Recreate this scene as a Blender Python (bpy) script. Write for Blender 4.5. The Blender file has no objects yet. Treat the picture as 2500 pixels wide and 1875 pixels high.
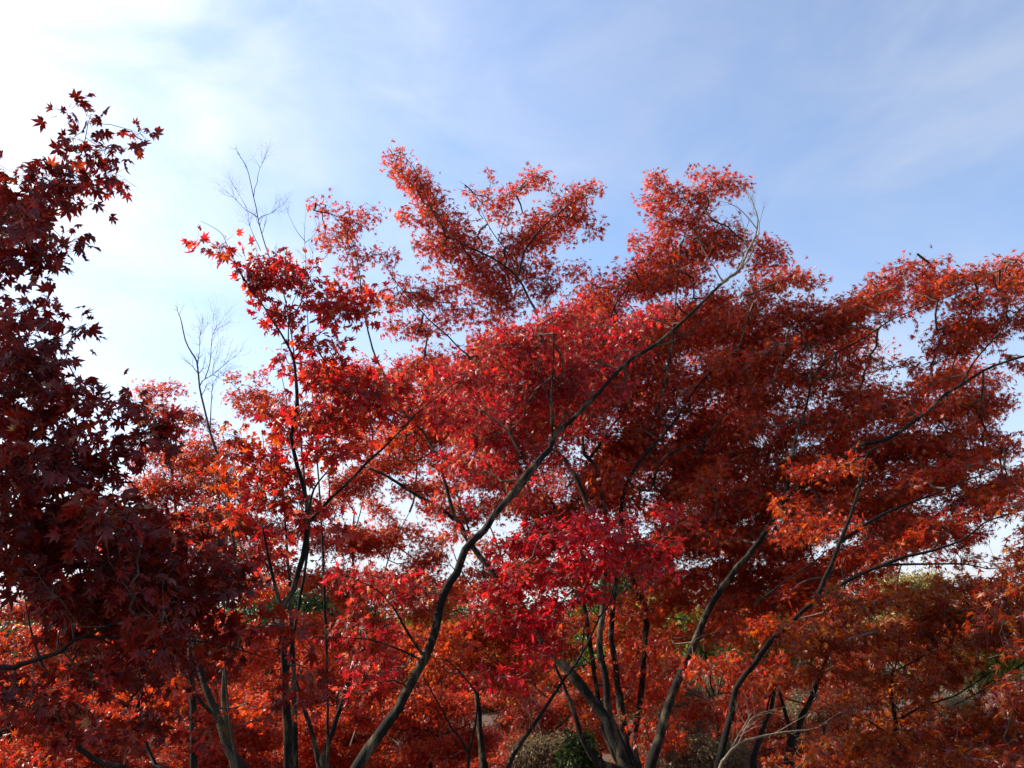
import bpy, math
import numpy as np

# ------------------------------------------------------------------ camera, world, sun
SC = bpy.context.scene
F, W, H = 2080.0, 2500.0, 1875.0            # focal length and frame of the photograph in its pixels
PITCH = math.radians(18.0)
CAMZ = 1.6
cam_d = bpy.data.cameras.new('camera')
cam_d.sensor_width = 36.0
cam_d.lens = 36.0 * F / W
cam_d.clip_start = 0.05
cam_d.clip_end = 2000.0
cam = bpy.data.objects.new('camera', cam_d)
SC.collection.objects.link(cam)
cam.location = (0, 0, CAMZ)
cam.rotation_euler = (math.pi / 2 + PITCH, 0, 0)
SC.camera = cam

SUN_EL, SUN_AZ = math.radians(36), math.radians(72)      # azimuth: to the left of the view direction
world = bpy.data.worlds.new('World')
SC.world = world
world.use_nodes = True
nt = world.node_tree
nt.nodes.clear()
N, L = nt.nodes.new, nt.links.new


def node(tree, kind, **kw):
    n = tree.nodes.new(kind)
    for k, v in kw.items():
        if k.startswith('i_'):
            n.inputs[k[2:].replace('_', ' ')].default_value = v
        else:
            setattr(n, k, v)
    return n


sky = node(nt, 'ShaderNodeTexSky', sky_type='NISHITA', sun_disc=False, sun_elevation=SUN_EL,
           sun_rotation=-SUN_AZ, altitude=100, air_density=1.0, dust_density=0.8, ozone_density=1.6)
bg_sky = node(nt, 'ShaderNodeBackground', i_Strength=0.15)
tint = node(nt, 'ShaderNodeMix', data_type='RGBA', blend_type='MULTIPLY')
tint.inputs[0].default_value = 1.0
tint.inputs[7].default_value = (0.95, 0.99, 1.04, 1)
L(sky.outputs[0], tint.inputs[6])
L(tint.outputs[2], bg_sky.inputs[0])
# thin high cloud: streaky noise over the dome, thicker towards the sun
tc = node(nt, 'ShaderNodeTexCoord')
mp = node(nt, 'ShaderNodeMapping')
mp.inputs['Rotation'].default_value = (0.5, 0.35, 0.6)
mp.inputs['Scale'].default_value = (1.6, 1.0, 3.2)
L(tc.outputs['Generated'], mp.inputs['Vector'])
n1 = node(nt, 'ShaderNodeTexNoise', i_Scale=1.9, i_Detail=7.0, i_Roughness=0.5, i_Distortion=0.7)
L(mp.outputs[0], n1.inputs['Vector'])
sund = (-math.cos(SUN_EL) * math.sin(SUN_AZ), math.cos(SUN_EL) * math.cos(SUN_AZ), math.sin(SUN_EL))
dot = node(nt, 'ShaderNodeVectorMath', operation='DOT_PRODUCT')
L(tc.outputs['Generated'], dot.inputs[0])
dot.inputs[1].default_value = sund
near = node(nt, 'ShaderNodeMapRange', interpolation_type='SMOOTHSTEP')
near.inputs['From Min'].default_value = 0.58
near.inputs['From Max'].default_value = 0.95
pass
near.inputs['To Max'].default_value = 0.62
near.inputs['To Min'].default_value = 0.17
L(dot.outputs['Value'], near.inputs['Value'])
cl = node(nt, 'ShaderNodeMapRange', interpolation_type='SMOOTHSTEP')
cl.inputs['From Min'].default_value = 0.40
cl.inputs['From Max'].default_value = 0.84
cl.inputs['To Min'].default_value = 0.0
cl.inputs['To Max'].default_value = 0.40
L(n1.outputs['Fac'], cl.inputs['Value'])
n2 = node(nt, 'ShaderNodeTexNoise', i_Scale=3.4, i_Detail=9.0, i_Roughness=0.56, i_Distortion=0.4)
L(mp.outputs[0], n2.inputs['Vector'])
tex = node(nt, 'ShaderNodeMapRange')
tex.inputs['From Min'].default_value = 0.30
tex.inputs['From Max'].default_value = 0.66
tex.inputs['To Min'].default_value = 0.35
tex.inputs['To Max'].default_value = 1.45
L(n2.outputs['Fac'], tex.inputs['Value'])
nearx = node(nt, 'ShaderNodeMath', operation='MULTIPLY')
L(near.outputs[0], nearx.inputs[0])
L(tex.outputs[0], nearx.inputs[1])
add = node(nt, 'ShaderNodeMath', operation='ADD', use_clamp=True)
L(nearx.outputs[0], add.inputs[0])
L(cl.outputs[0], add.inputs[1])
# haze band low over the horizon
sep = node(nt, 'ShaderNodeSeparateXYZ')
L(tc.outputs['Generated'], sep.inputs[0])
hz = node(nt, 'ShaderNodeMapRange', interpolation_type='SMOOTHSTEP')
hz.inputs['From Min'].default_value = 0.0
hz.inputs['From Max'].default_value = 0.42
hz.inputs['To Min'].default_value = 0.62
hz.inputs['To Max'].default_value = 0.0
L(sep.outputs['Z'], hz.inputs['Value'])
mx = node(nt, 'ShaderNodeMath', operation='ADD', use_clamp=True)
L(add.outputs[0], mx.inputs[0])
L(hz.outputs[0], mx.inputs[1])
cc = node(nt, 'ShaderNodeMapRange')
cc.inputs['From Min'].default_value = 0.4
cc.inputs['From Max'].default_value = 0.95
cc.inputs['To Min'].default_value = 0.50
cc.inputs['To Max'].default_value = 0.85
L(dot.outputs['Value'], cc.inputs['Value'])
bg_cl = node(nt, 'ShaderNodeBackground')
bg_cl.inputs[0].default_value = (0.95, 0.97, 1.03, 1)
L(cc.outputs[0], bg_cl.inputs[1])
mxs = node(nt, 'ShaderNodeMixShader')
L(mx.outputs[0], mxs.inputs[0])
L(bg_sky.outputs[0], mxs.inputs[1])
L(bg_cl.outputs[0], mxs.inputs[2])
outw = node(nt, 'ShaderNodeOutputWorld')
L(mxs.outputs[0], outw.inputs[0])

sun_d = bpy.data.lights.new('sun', 'SUN')
sun_d.energy = 5.0
sun_d.angle = math.radians(0.5)
sun_d.color = (1.0, 0.93, 0.82)
sun = bpy.data.objects.new('sun', sun_d)
SC.collection.objects.link(sun)
sun.rotation_euler = (math.pi / 2 - SUN_EL, 0, math.pi + SUN_AZ)
SC.view_settings.view_transform = 'Standard'
SC.view_settings.look = 'None'
SC.view_settings.exposure = 0.85
SC.view_settings.gamma = 1.0
SC.cycles.max_bounces = 7
SC.cycles.diffuse_bounces = 4
SC.cycles.transmission_bounces = 4
SC.cycles.glossy_bounces = 2
SC.cycles.sample_clamp_indirect = 4.0

# ------------------------------------------------------------------ helpers
RNG = np.random.default_rng(11)
CP, SP = math.cos(PITCH), math.sin(PITCH)


def at(px, py, Y):
    """world point that lies Y metres ahead, seen at photograph pixel (px, py)"""
    px, py, Y = np.broadcast_arrays(np.asarray(px, float), np.asarray(py, float), np.asarray(Y, float))
    x = (px - W / 2) / F
    y = (H / 2 - py) / F
    t = Y / (CP - y * SP)
    return np.stack([x * t, Y, CAMZ + (SP + y * CP) * t], -1)


def ground_z(x, y):
    x = np.asarray(x, float); y = np.asarray(y, float)
    return 0.10 * np.sin(x * 0.35 + 1.0) * np.cos(y * 0.27) + 0.012 * np.clip(y - 8, 0, 90) - 0.02 * np.clip(x, -20, 60) * np.clip((y - 3) / 12, 0, 1)


def link(o, parent=None):
    SC.collection.objects.link(o)
    if parent is not None:
        o.parent = parent
    return o


def build_mesh(name, verts, faces, mat, parent=None, col=None, smooth=False, origin=None):
    """faces: (n,k) int array, all faces with k corners"""
    me = bpy.data.meshes.new(name)
    verts = np.asarray(verts, np.float32)
    if origin is not None:
        verts = verts - np.asarray(origin, np.float32)
    faces = np.asarray(faces, np.int32)
    n, k = faces.shape
    me.vertices.add(len(verts))
    me.vertices.foreach_set('co', verts.ravel())
    me.loops.add(n * k)
    me.loops.foreach_set('vertex_index', faces.ravel())
    me.polygons.add(n)
    me.polygons.foreach_set('loop_start', np.arange(0, n * k, k, dtype=np.int32))
    me.polygons.foreach_set('loop_total', np.full(n, k, np.int32))
    if smooth:
        me.polygons.foreach_set('use_smooth', np.ones(n, bool))
    me.materials.append(mat)
    if col is not None:
        a = me.attributes.new('leaf_colour', 'FLOAT_COLOR', 'POINT')
        a.data.foreach_set('color', np.asarray(col, np.float32).ravel())
    me.update()
    me.validate()
    return link(bpy.data.objects.new(name, me), parent)


def unit(v):
    return v / np.maximum(np.linalg.norm(v, axis=-1, keepdims=True), 1e-9)


# ------------------------------------------------------------------ materials
def new_mat(name):
    m = bpy.data.materials.new(name)
    m.use_nodes = True
    m.node_tree.nodes.clear()
    return m, m.node_tree


def leaf_material(name, transl=0.55, gloss=0.5, warm=(1.6, 1.75, 0.9)):
    m, t = new_mat(name)
    at_ = node(t, 'ShaderNodeAttribute', attribute_name='leaf_colour')
    geo = node(t, 'ShaderNodeNewGeometry')
    nz = node(t, 'ShaderNodeTexNoise', i_Scale=38.0, i_Detail=2.0)
    t.links.new(geo.outputs['Position'], nz.inputs['Vector'])
    mr = node(t, 'ShaderNodeMapRange')
    mr.inputs['From Min'].default_value = 0.3
    mr.inputs['From Max'].default_value = 0.7
    mr.inputs['To Min'].default_value = 0.72
    mr.inputs['To Max'].default_value = 1.22
    t.links.new(nz.outputs['Fac'], mr.inputs['Value'])
    mul = node(t, 'ShaderNodeVectorMath', operation='SCALE')
    t.links.new(at_.outputs['Color'], mul.inputs[0])
    t.links.new(mr.outputs[0], mul.inputs['Scale'])
    pb = node(t, 'ShaderNodeBsdfPrincipled', i_Roughness=0.38)
    pb.inputs['Specular IOR Level'].default_value = gloss
    t.links.new(mul.outputs[0], pb.inputs['Base Color'])
    wm = node(t, 'ShaderNodeVectorMath', operation='MULTIPLY')
    wm.inputs[1].default_value = warm
    t.links.new(mul.outputs[0], wm.inputs[0])
    tr = node(t, 'ShaderNodeBsdfTranslucent')
    t.links.new(wm.outputs[0], tr.inputs[0])
    mix = node(t, 'ShaderNodeMixShader')
    mix.inputs[0].default_value = transl
    t.links.new(pb.outputs[0], mix.inputs[1])
    t.links.new(tr.outputs[0], mix.inputs[2])
    o = node(t, 'ShaderNodeOutputMaterial')
    t.links.new(mix.outputs[0], o.inputs[0])
    return m


def bark_material(name, dark, light, moss=0.0, scale=9.0):
    m, t = new_mat(name)
    geo = node(t, 'ShaderNodeNewGeometry')
    mp = node(t, 'ShaderNodeMapping')
    mp.inputs['Scale'].default_value = (1.0, 1.0, 0.45)
    t.links.new(geo.outputs['Position'], mp.inputs['Vector'])
    a = node(t, 'ShaderNodeTexNoise', i_Scale=scale, i_Detail=6.0, i_Roughness=0.65, i_Distortion=0.6)
    b = node(t, 'ShaderNodeTexNoise', i_Scale=scale * 7, i_Detail=4.0, i_Roughness=0.7)
    for n_ in (a, b):
        t.links.new(mp.outputs[0], n_.inputs['Vector'])
    r = node(t, 'ShaderNodeValToRGB')
    r.color_ramp.elements[0].position = 0.50
    r.color_ramp.elements[0].color = (*dark, 1)
    r.color_ramp.elements[1].position = 0.78
    r.color_ramp.elements[1].color = (*light, 1)
    t.links.new(a.outputs['Fac'], r.inputs[0])
    mr = node(t, 'ShaderNodeMapRange')
    mr.inputs['From Min'].default_value = 0.3
    mr.inputs['From Max'].default_value = 0.7
    mr.inputs['To Min'].default_value = 0.6
    mr.inputs['To Max'].default_value = 1.25
    t.links.new(b.outputs['Fac'], mr.inputs['Value'])
    s = node(t, 'ShaderNodeVectorMath', operation='SCALE')
    t.links.new(r.outputs[0], s.inputs[0])
    t.links.new(mr.outputs[0], s.inputs['Scale'])
    col = s.outputs[0]
    if moss > 0:
        c = node(t, 'ShaderNodeTexNoise', i_Scale=3.0, i_Detail=5.0, i_Roughness=0.6)
        t.links.new(geo.outputs['Position'], c.inputs['Vector'])
        mm = node(t, 'ShaderNodeMapRange')
        mm.inputs['From Min'].default_value = 0.52
        mm.inputs['From Max'].default_value = 0.68
        mm.inputs['To Max'].default_value = moss
        t.links.new(c.outputs['Fac'], mm.inputs['Value'])
        mx_ = node(t, 'ShaderNodeMix', data_type='RGBA')
        t.links.new(mm.outputs[0], mx_.inputs[0])
        t.links.new(col, mx_.inputs[6])
        mx_.inputs[7].default_value = (0.10, 0.12, 0.03, 1)
        col = mx_.outputs[2]
    p = node(t, 'ShaderNodeBsdfPrincipled', i_Roughness=0.88)
    p.inputs['Specular IOR Level'].default_value = 0.2
    t.links.new(col, p.inputs['Base Color'])
    bp = node(t, 'ShaderNodeBump', i_Strength=0.6, i_Distance=0.012)
    t.links.new(b.outputs['Fac'], bp.inputs['Height'])
    t.links.new(bp.outputs[0], p.inputs['Normal'])
    o = node(t, 'ShaderNodeOutputMaterial')
    t.links.new(p.outputs[0], o.inputs[0])
    return m


M_RED = leaf_material('maple_leaf_red')
M_GREEN = leaf_material('green_leaf', 0.45, 0.3, (1.3, 1.25, 0.6))
M_BARK = bark_material('maple_bark', (0.008, 0.006, 0.004), (0.19, 0.15, 0.09), 0.0)  # mottled bark; pale patches also stand in for sunlit spots, the dark for shade
M_MOSS = bark_material('mossy_bark', (0.014, 0.011, 0.008), (0.06, 0.05, 0.03), 0.6)
M_PALE = bark_material('pale_dry_bark', (0.19, 0.155, 0.105), (0.44, 0.38, 0.28), 0.0)
M_DARK = bark_material('dark_bark', (0.008, 0.006, 0.005), (0.035, 0.027, 0.018), 0.0)
M_GREY = bark_material('grey_bark', (0.05, 0.042, 0.026), (0.24, 0.20, 0.13), 0.3)
M_TWIG = bark_material('twig_bark', (0.09, 0.06, 0.045), (0.24, 0.19, 0.14), 0.0)

# palettes: (weight, colour) of single leaves
CRIMSON = [(5, (0.42, 0.008, 0.026)), (3, (0.30, 0.006, 0.022)), (3, (0.52, 0.016, 0.018)), (1.2, (0.50, 0.045, 0.012)), (0.8, (0.14, 0.008, 0.02))]
RED = [(5, (0.47, 0.022, 0.012)), (3, (0.53, 0.050, 0.010)), (3, (0.32, 0.010, 0.012)), (1.2, (0.16, 0.010, 0.014)), (1.6, (0.57, 0.10, 0.012))]
SCARLET = [(5, (0.50, 0.030, 0.012)), (4, (0.55, 0.060, 0.012)), (2, (0.55, 0.12, 0.014)), (2, (0.34, 0.012, 0.012))]
ORANGE = [(5, (0.42, 0.048, 0.008)), (4, (0.48, 0.085, 0.008)), (2, (0.50, 0.16, 0.012)), (3, (0.28, 0.020, 0.008))]
MAROON = [(5, (0.16, 0.006, 0.006)), (4, (0.09, 0.004, 0.006)), (2, (0.28, 0.014, 0.007)), (.6, (0.32, 0.04, 0.006))]
RUST = [(5, (0.27, 0.038, 0.004)), (4, (0.33, 0.068, 0.005)), (2, (0.42, 0.14, 0.010)), (3, (0.17, 0.015, 0.004))]  # orange-brown, lowered so the shade on the low crowns sits in the colour
DARKRED = [(5, (0.44, 0.020, 0.014)), (3, (0.32, 0.013, 0.014)), (3, (0.52, 0.042, 0.012)), (1.3, (0.55, 0.10, 0.012))]
DIM = [(5, (0.22, 0.013, 0.007)), (3, (0.28, 0.028, 0.006)), (2, (0.13, 0.006, 0.007)), (1, (0.36, 0.08, 0.008))]  # dimmed reds: darkness of the shaded low corners put into the leaf colour
EMBER = [(5, (0.40, 0.036, 0.009)), (4, (0.46, 0.070, 0.009)), (2, (0.50, 0.13, 0.012)), (2, (0.26, 0.012, 0.010))]
DRY = [(3, (0.40, 0.16, 0.11)), (2, (0.30, 0.09, 0.07)), (1, (0.48, 0.28, 0.17)), (2, (0.18, 0.04, 0.04))]
GREEN = [(5, (0.045, 0.085, 0.016)), (3, (0.07, 0.12, 0.02)), (2, (0.03, 0.05, 0.014)), (1, (0.16, 0.17, 0.025))]
YELLOWGREEN = [(4, (0.16, 0.20, 0.03)), (3, (0.26, 0.25, 0.03)), (2, (0.08, 0.12, 0.02)), (1.5, (0.40, 0.30, 0.03))]
EVERGREEN = [(5, (0.022, 0.045, 0.014)), (3, (0.035, 0.06, 0.018)), (1, (0.06, 0.08, 0.02))]
TAN = [(3, (0.20, 0.15, 0.10)), (2, (0.15, 0.09, 0.07)), (2, (0.26, 0.20, 0.13))]
PINK = [(4, (0.36, 0.03, 0.03)), (3, (0.26, 0.02, 0.025)), (2, (0.42, 0.12, 0.06)), (1, (0.4, 0.2, 0.05))]


def pick(palette, n):
    w = np.array([p[0] for p in palette], float)
    c = np.array([p[1] for p in palette], float)
    i = RNG.choice(len(w), n, p=w / w.sum())
    return c[i] * RNG.uniform(0.65, 1.3, (n, 1))


# ------------------------------------------------------------------ leaf shapes (local x across, y to the tip, unit width)
def star(lobes, width, detail):
    """palmate outline round (0, .32); fan of triangles"""
    angs = np.radians(lobes[0]); lens = np.array(lobes[1])
    pts = []
    k = len(angs)
    sinus_r = 0.19 if detail else 0.145
    for i in range(k):
        a, ln = angs[i], lens[i]
        left = a - (angs[i] - angs[i - 1]) / 2 if i else a - math.radians(24)
        pts.append((sinus_r * math.sin(left), sinus_r * math.cos(left)))
        if detail:
            for s in (-1, 1):
                q = (ln * 0.5 * math.sin(a) + s * width * math.cos(a), ln * 0.5 * math.cos(a) - s * width * math.sin(a))
                if s == -1:
                    pts.append(q); pts.append((ln * math.sin(a), ln * math.cos(a)))
                else:
                    pts.append(q)
        else:
            pts.append((ln * math.sin(a), ln * math.cos(a)))
    pts.append((sinus_r * math.sin(angs[-1] + math.radians(24)), sinus_r * math.cos(angs[-1] + math.radians(24))))
    pts = np.array([(0.0, 0.0)] + pts)
    pts[:, 1] += 0.18
    n = len(pts)
    tri = [(0, i, i + 1) for i in range(1, n - 1)]
    return np.c_[pts, np.zeros(n)], np.array(tri)


SEVEN = ([-122, -84, -42, 0, 42, 84, 122], [0.26, 0.45, 0.56, 0.62, 0.56, 0.45, 0.26])
FIVE = ([-100, -50, 0, 50, 100], [0.36, 0.52, 0.60, 0.52, 0.36])
LEAF_NEAR = star(SEVEN, 0.095, True)
LEAF_MID = star(SEVEN, 0.0, False)
LEAF_FAR = star(FIVE, 0.0, False)
ov = np.array([(0, 0, 0), (0.22, 0.35, 0), (0.16, 0.75, 0), (0, 1.0, 0), (-0.16, 0.75, 0), (-0.22, 0.35, 0)])
LEAF_OVAL = (ov, np.array([(0, 1, 2), (0, 2, 3), (0, 3, 4), (0, 4, 5)]))


def leaves_mesh(name, pos, tip, nrm, size, curl, droop, cols, shape, mat, parent, petiole_from=None, origin=None, sticks=None, stickmat=None):
    tv, tf = shape
    n, k = len(pos), len(tv)
    x, y = tv[:, 0][None, :], tv[:, 1][None, :]
    c = curl[:, None]
    lx = np.sin(x * c) / c
    lz = -(1 - np.cos(x * c)) / c
    d = droop[:, None]
    ly = np.sin(y * d) / d
    lz = lz * np.cos(y * d) - (1 - np.cos(y * d)) / d
    jit = RNG.uniform(0.86, 1.14, (n, k))
    lx = lx * jit; ly = ly * jit
    lz = lz + RNG.normal(0, 0.035, (n, k))
    t = unit(tip)
    nn = unit(nrm - (nrm * t).sum(-1, keepdims=True) * t)
    s = np.cross(t, nn)
    S = size[:, None, None]
    v = pos[:, None, :] + S * (lx[..., None] * s[:, None, :] + ly[..., None] * t[:, None, :] + lz[..., None] * nn[:, None, :])
    faces = (np.arange(n)[:, None, None] * k + tf[None]).reshape(-1, 3)
    col = np.repeat(np.c_[cols, np.ones(n)][:, None, :], k, 1).reshape(-1, 4)
    verts = v.reshape(-1, 3)
    if petiole_from is not None:                      # hair-thin stalk from twig to leaf
        a = petiole_from; b = pos
        sd = unit(np.cross(b - a, np.array([0.2, 0.9, 0.3])))
        w = (size * 0.022)[:, None]
        pv = np.stack([a - sd * w, a + sd * w, b], 1).reshape(-1, 3)
        pf = len(verts) + np.arange(n * 3).reshape(-1, 3)
        pc = np.repeat(np.c_[np.tile((0.22, 0.03, 0.03), (n, 1)), np.ones(n)][:, None, :], 3, 1).reshape(-1, 4)
        verts = np.concatenate([verts, pv]); faces = np.concatenate([faces, pf]); col = np.concatenate([col, pc])
    nleaf = len(faces)
    if sticks is not None:
        sv, sf = sticks
        faces = np.concatenate([faces, sf + len(verts)])
        verts = np.concatenate([verts, sv])
        col = np.concatenate([col, np.tile((0.1, 0.07, 0.05, 1.0), (len(sv), 1))])
    o = build_mesh(name, verts, faces, mat, parent, col, origin=origin)
    if sticks is not None:
        o.data.materials.append(stickmat)
        mi = np.zeros(len(faces), np.int32); mi[nleaf:] = 1
        if len(o.data.polygons) == len(mi):
            o.data.polygons.foreach_set('material_index', mi)
    return o


# ------------------------------------------------------------------ tubes and twigs
def smooth_path(P, R, step=0.09):
    """Catmull-Rom through control points"""
    P = np.asarray(P, float); R = np.asarray(R, float)
    if len(P) < 3:
        k = max(3, int(np.linalg.norm(P[1] - P[0]) / step))
        u = np.linspace(0, 1, k)[:, None]
        return P[0] * (1 - u) + P[1] * u, (R[0] * (1 - u) + R[1] * u)[:, 0]
    Q = np.vstack([2 * P[0] - P[1], P, 2 * P[-1] - P[-2]])
    out, ro = [], []
    for i in range(len(P) - 1):
        p0, p1, p2, p3 = Q[i], Q[i + 1], Q[i + 2], Q[i + 3]
        k = max(2, int(np.linalg.norm(p2 - p1) / step))
        for u in np.arange(k) / k:
            out.append(0.5 * (2 * p1 + (p2 - p0) * u + (2 * p0 - 5 * p1 + 4 * p2 - p3) * u * u + (3 * p1 - p0 - 3 * p2 + p3) * u ** 3))
            ro.append(R[i] * (1 - u) + R[i + 1] * u)
    out.append(P[-1]); ro.append(R[-1])
    return np.array(out), np.array(ro)


def tube(name, P, R, mat, parent, sides=12, origin=None, wob=0.10, extra=None):
    n = len(P)
    T = unit(np.gradient(P, axis=0))
    u = np.cross(T[0], (0.3, 0.2, 1.0) if abs(T[0][2]) < 0.9 else (1.0, 0.2, 0))
    u = u / np.linalg.norm(u)
    V = []
    ang = np.arange(sides) * 2 * math.pi / sides
    ph = RNG.uniform(0, 6.28, 4)
    for i in range(n):
        u = u - T[i] * np.dot(u, T[i]); u /= np.linalg.norm(u)
        w = np.cross(T[i], u)
        s = i * 0.35
        rr = R[i] * (1 + wob * (np.sin(ang * 2 + ph[0] + s * 0.7) * 0.5 + np.sin(ang * 3 + ph[1] - s) * 0.35 + 0.6 * np.sin(s * 1.7 + ph[2]) * np.sin(ang + ph[3])))
        V.append(P[i] + rr[:, None] * (np.cos(ang)[:, None] * u + np.sin(ang)[:, None] * w))
    V.append(P[-1][None] + T[-1] * R[-1])
    V = np.vstack(V)
    i = np.arange(n - 1)[:, None]; j = np.arange(sides)[None]
    a = i * sides + j; b = i * sides + (j + 1) % sides
    q = np.stack([a, b, b + sides, a + sides], -1).reshape(-1, 4)
    tipi = len(V) - 1
    j = np.arange(sides)
    cap = np.stack([(n - 1) * sides + j, (n - 1) * sides + (j + 1) % sides, np.full(sides, tipi), np.full(sides, tipi)], -1)
    # cap as quads is degenerate; split tube into tris so that one array serves
    tri = np.concatenate([q[:, [0, 1, 2]], q[:, [0, 2, 3]], cap[:, :3]])
    if extra is not None:
        tri = np.concatenate([tri, extra[1] + len(V)]); V = np.concatenate([V, extra[0]])
    return build_mesh(name, V, tri, mat, parent, smooth=True, origin=origin)


def stick_geo(A, B, ra, rb):
    """many thin three-sided sticks"""
    A = np.asarray(A); B = np.asarray(B)
    n = len(A)
    d = unit(B - A)
    ref = np.where(np.abs(d[:, 2:3]) > 0.9, np.array([[1.0, 0, 0]]), np.array([[0, 0, 1.0]]))
    u = unit(np.cross(d, ref)); w = np.cross(d, u)
    V = []
    for P, r in ((A, ra), (B, rb)):
        for k in range(3):
            a = k * 2.0944
            V.append(P + r[:, None] * (math.cos(a) * u + math.sin(a) * w))
    V = np.stack(V, 1).reshape(-1, 3)
    base = np.arange(n)[:, None] * 6
    f = []
    for k in range(3):
        k2 = (k + 1) % 3
        f += [np.c_[base + k, base + k2, base + 3 + k2], np.c_[base + k, base + 3 + k2, base + 3 + k]]
    return V, np.concatenate(f)


def segs_mesh(name, A, B, ra, rb, mat, parent, origin=None):
    V, f = stick_geo(A, B, ra, rb)
    return build_mesh(name, V, f, mat, parent, smooth=True, origin=origin)


def twig_forest(seeds, targets, weight, r_tip, r_max, bend=0.08):
    """join every target to the nearest limb point or earlier target (greedy tree); returns segments"""
    S, n = len(seeds), len(targets)
    pts = np.vstack([seeds, targets])
    par = np.full(S + n, -1)
    plen = np.zeros(S + n)
    best = np.full(n, 1e9); bi = np.zeros(n, int)
    for s in range(0, S, 64):
        D = np.linalg.norm(targets[:, None] - seeds[None, s:s + 64], axis=2)
        j = D.argmin(1); m = D[np.arange(n), j]
        up = m < best
        best[up] = m[up]; bi[up] = s + j[up]
    done = np.zeros(n, bool)
    order = []
    cost = best.copy()
    for _ in range(n):
        c = np.where(done, 1e9, cost)
        k = int(c.argmin())
        done[k] = True
        par[S + k] = bi[k]
        plen[S + k] = plen[bi[k]] + np.linalg.norm(pts[S + k] - pts[bi[k]])
        order.append(S + k)
        dd = np.linalg.norm(targets - targets[k], axis=1)
        c2 = dd + 0.35 * plen[S + k]
        up = (~done) & (c2 < cost)
        cost[up] = c2[up]; bi[up] = S + k
    wt = np.zeros(S + n); wt[S:] = weight
    for k in reversed(order):
        wt[par[k]] += wt[k]
    A = pts[par[S:]]; B = pts[S:]
    r = np.clip(r_tip * np.power(wt[S:], 0.42), r_tip, r_max)
    ln = np.linalg.norm(B - A, axis=1, keepdims=True)
    mid = (A + B) / 2 + RNG.normal(0, bend, A.shape) * ln
    mid[:, 2] -= 0.04 * ln[:, 0]
    segA = np.concatenate([A, mid]); segB = np.concatenate([mid, B])
    ra = np.concatenate([r * 1.1, r * 1.0]); rb = np.concatenate([r * 1.0, r * 0.9])
    pdir = unit(B - A)
    return segA, segB, ra, rb, pdir


def bare_twigs(paths, n_side, length, r0, depth=3, spread=0.9, up=0.5):
    """recursive leafless side shoots along given limbs; returns segments"""
    A, B, ra, rb = [], [], [], []

    def shoot(p, d, ln, r, lev):
        k = 5
        q = p.copy(); dd = d.copy()
        for i in range(k):
            dd = dd + RNG.normal(0, 0.16, 3) + np.array([0, 0, 0.10 * up]); dd /= np.linalg.norm(dd)
            q2 = q + dd * ln / k
            r1 = r * (1 - 0.75 * i / k); r2 = r * (1 - 0.75 * (i + 1) / k)
            A.append(q); B.append(q2); ra.append(r1); rb.append(r2)
            if lev > 0 and i >= 1 and RNG.random() < 0.72:
                for sgn in ((1, -1) if RNG.random() < 0.4 else (RNG.choice([-1, 1]),)):
                    side = np.cross(dd, RNG.normal(0, 1, 3)); side /= np.linalg.norm(side)
                    nd = dd + sgn * side * spread * RNG.uniform(0.6, 1.1); nd /= np.linalg.norm(nd)
                    shoot(q2, nd, ln * RNG.uniform(0.35, 0.6), r2 * 0.75, lev - 1)
            q = q2
    for P, R, n, f0 in paths:
        idx = (RNG.uniform(f0, 1.0, n) * (len(P) - 1)).astype(int)
        T = unit(np.gradient(P, axis=0))
        for i in idx:
            side = np.cross(T[i], RNG.normal(0, 1, 3)); side /= np.linalg.norm(side)
            d = T[i] * 1.0 + side * spread + np.array([0, 0, up * 0.6]); d /= np.linalg.norm(d)
            fr = 1 - 0.6 * i / len(P)
            shoot(P[i], d, length * fr * RNG.uniform(0.6, 1.2), min(r0, R[i] * 0.7), depth - 1)
        shoot(P[-1], T[-1], length * 0.5, min(r0, R[-1]), 1)
    return np.array(A), np.array(B), np.array(ra), np.array(rb)


def fill(poly, n, r0, r1, l0, l1, s0, s1, Y0, Y1, dens, holes=()):
    """random leaf lobes of mixed size and slope scattered over an outline"""
    P = np.array(poly, float).reshape(-1, 2)
    out = []
    tries = 0
    while len(out) < n and tries < 4000:
        tries += 1
        x = RNG.uniform(P[:, 0].min(), P[:, 0].max()); y = RNG.uniform(P[:, 1].min(), P[:, 1].max())
        ins = False
        for i in range(len(P)):
            a, b = P[i - 1], P[i]
            if (a[1] > y) != (b[1] > y) and x < (b[0] - a[0]) * (y - a[1]) / (b[1] - a[1]) + a[0]:
                ins = not ins
        if not ins:
            continue
        r = RNG.uniform(r0, r1); ln = RNG.uniform(l0, l1); sl = RNG.uniform(s0, s1)
        if any(math.hypot(x - hx, y - hy) < hr + r + ln * 0.35 for hx, hy, hr in holes):
            continue
        if any(math.hypot(x - (o[0] + o[2]) / 2, y - (o[1] + o[3]) / 2) < 0.55 * (r + o[4]) for o in out):
            continue
        dx = ln / 2 * math.cos(math.atan(sl)); dy = ln / 2 * math.sin(math.atan(sl))
        Y = RNG.uniform(Y0, Y1)
        out.append((x - dx, y - dy, x + dx, y + dy, r, Y, Y, dens * RNG.uniform(0.7, 1.2)))
    return out


LAI_GAIN = 1.7
STEM_GAIN = 0.42


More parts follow.
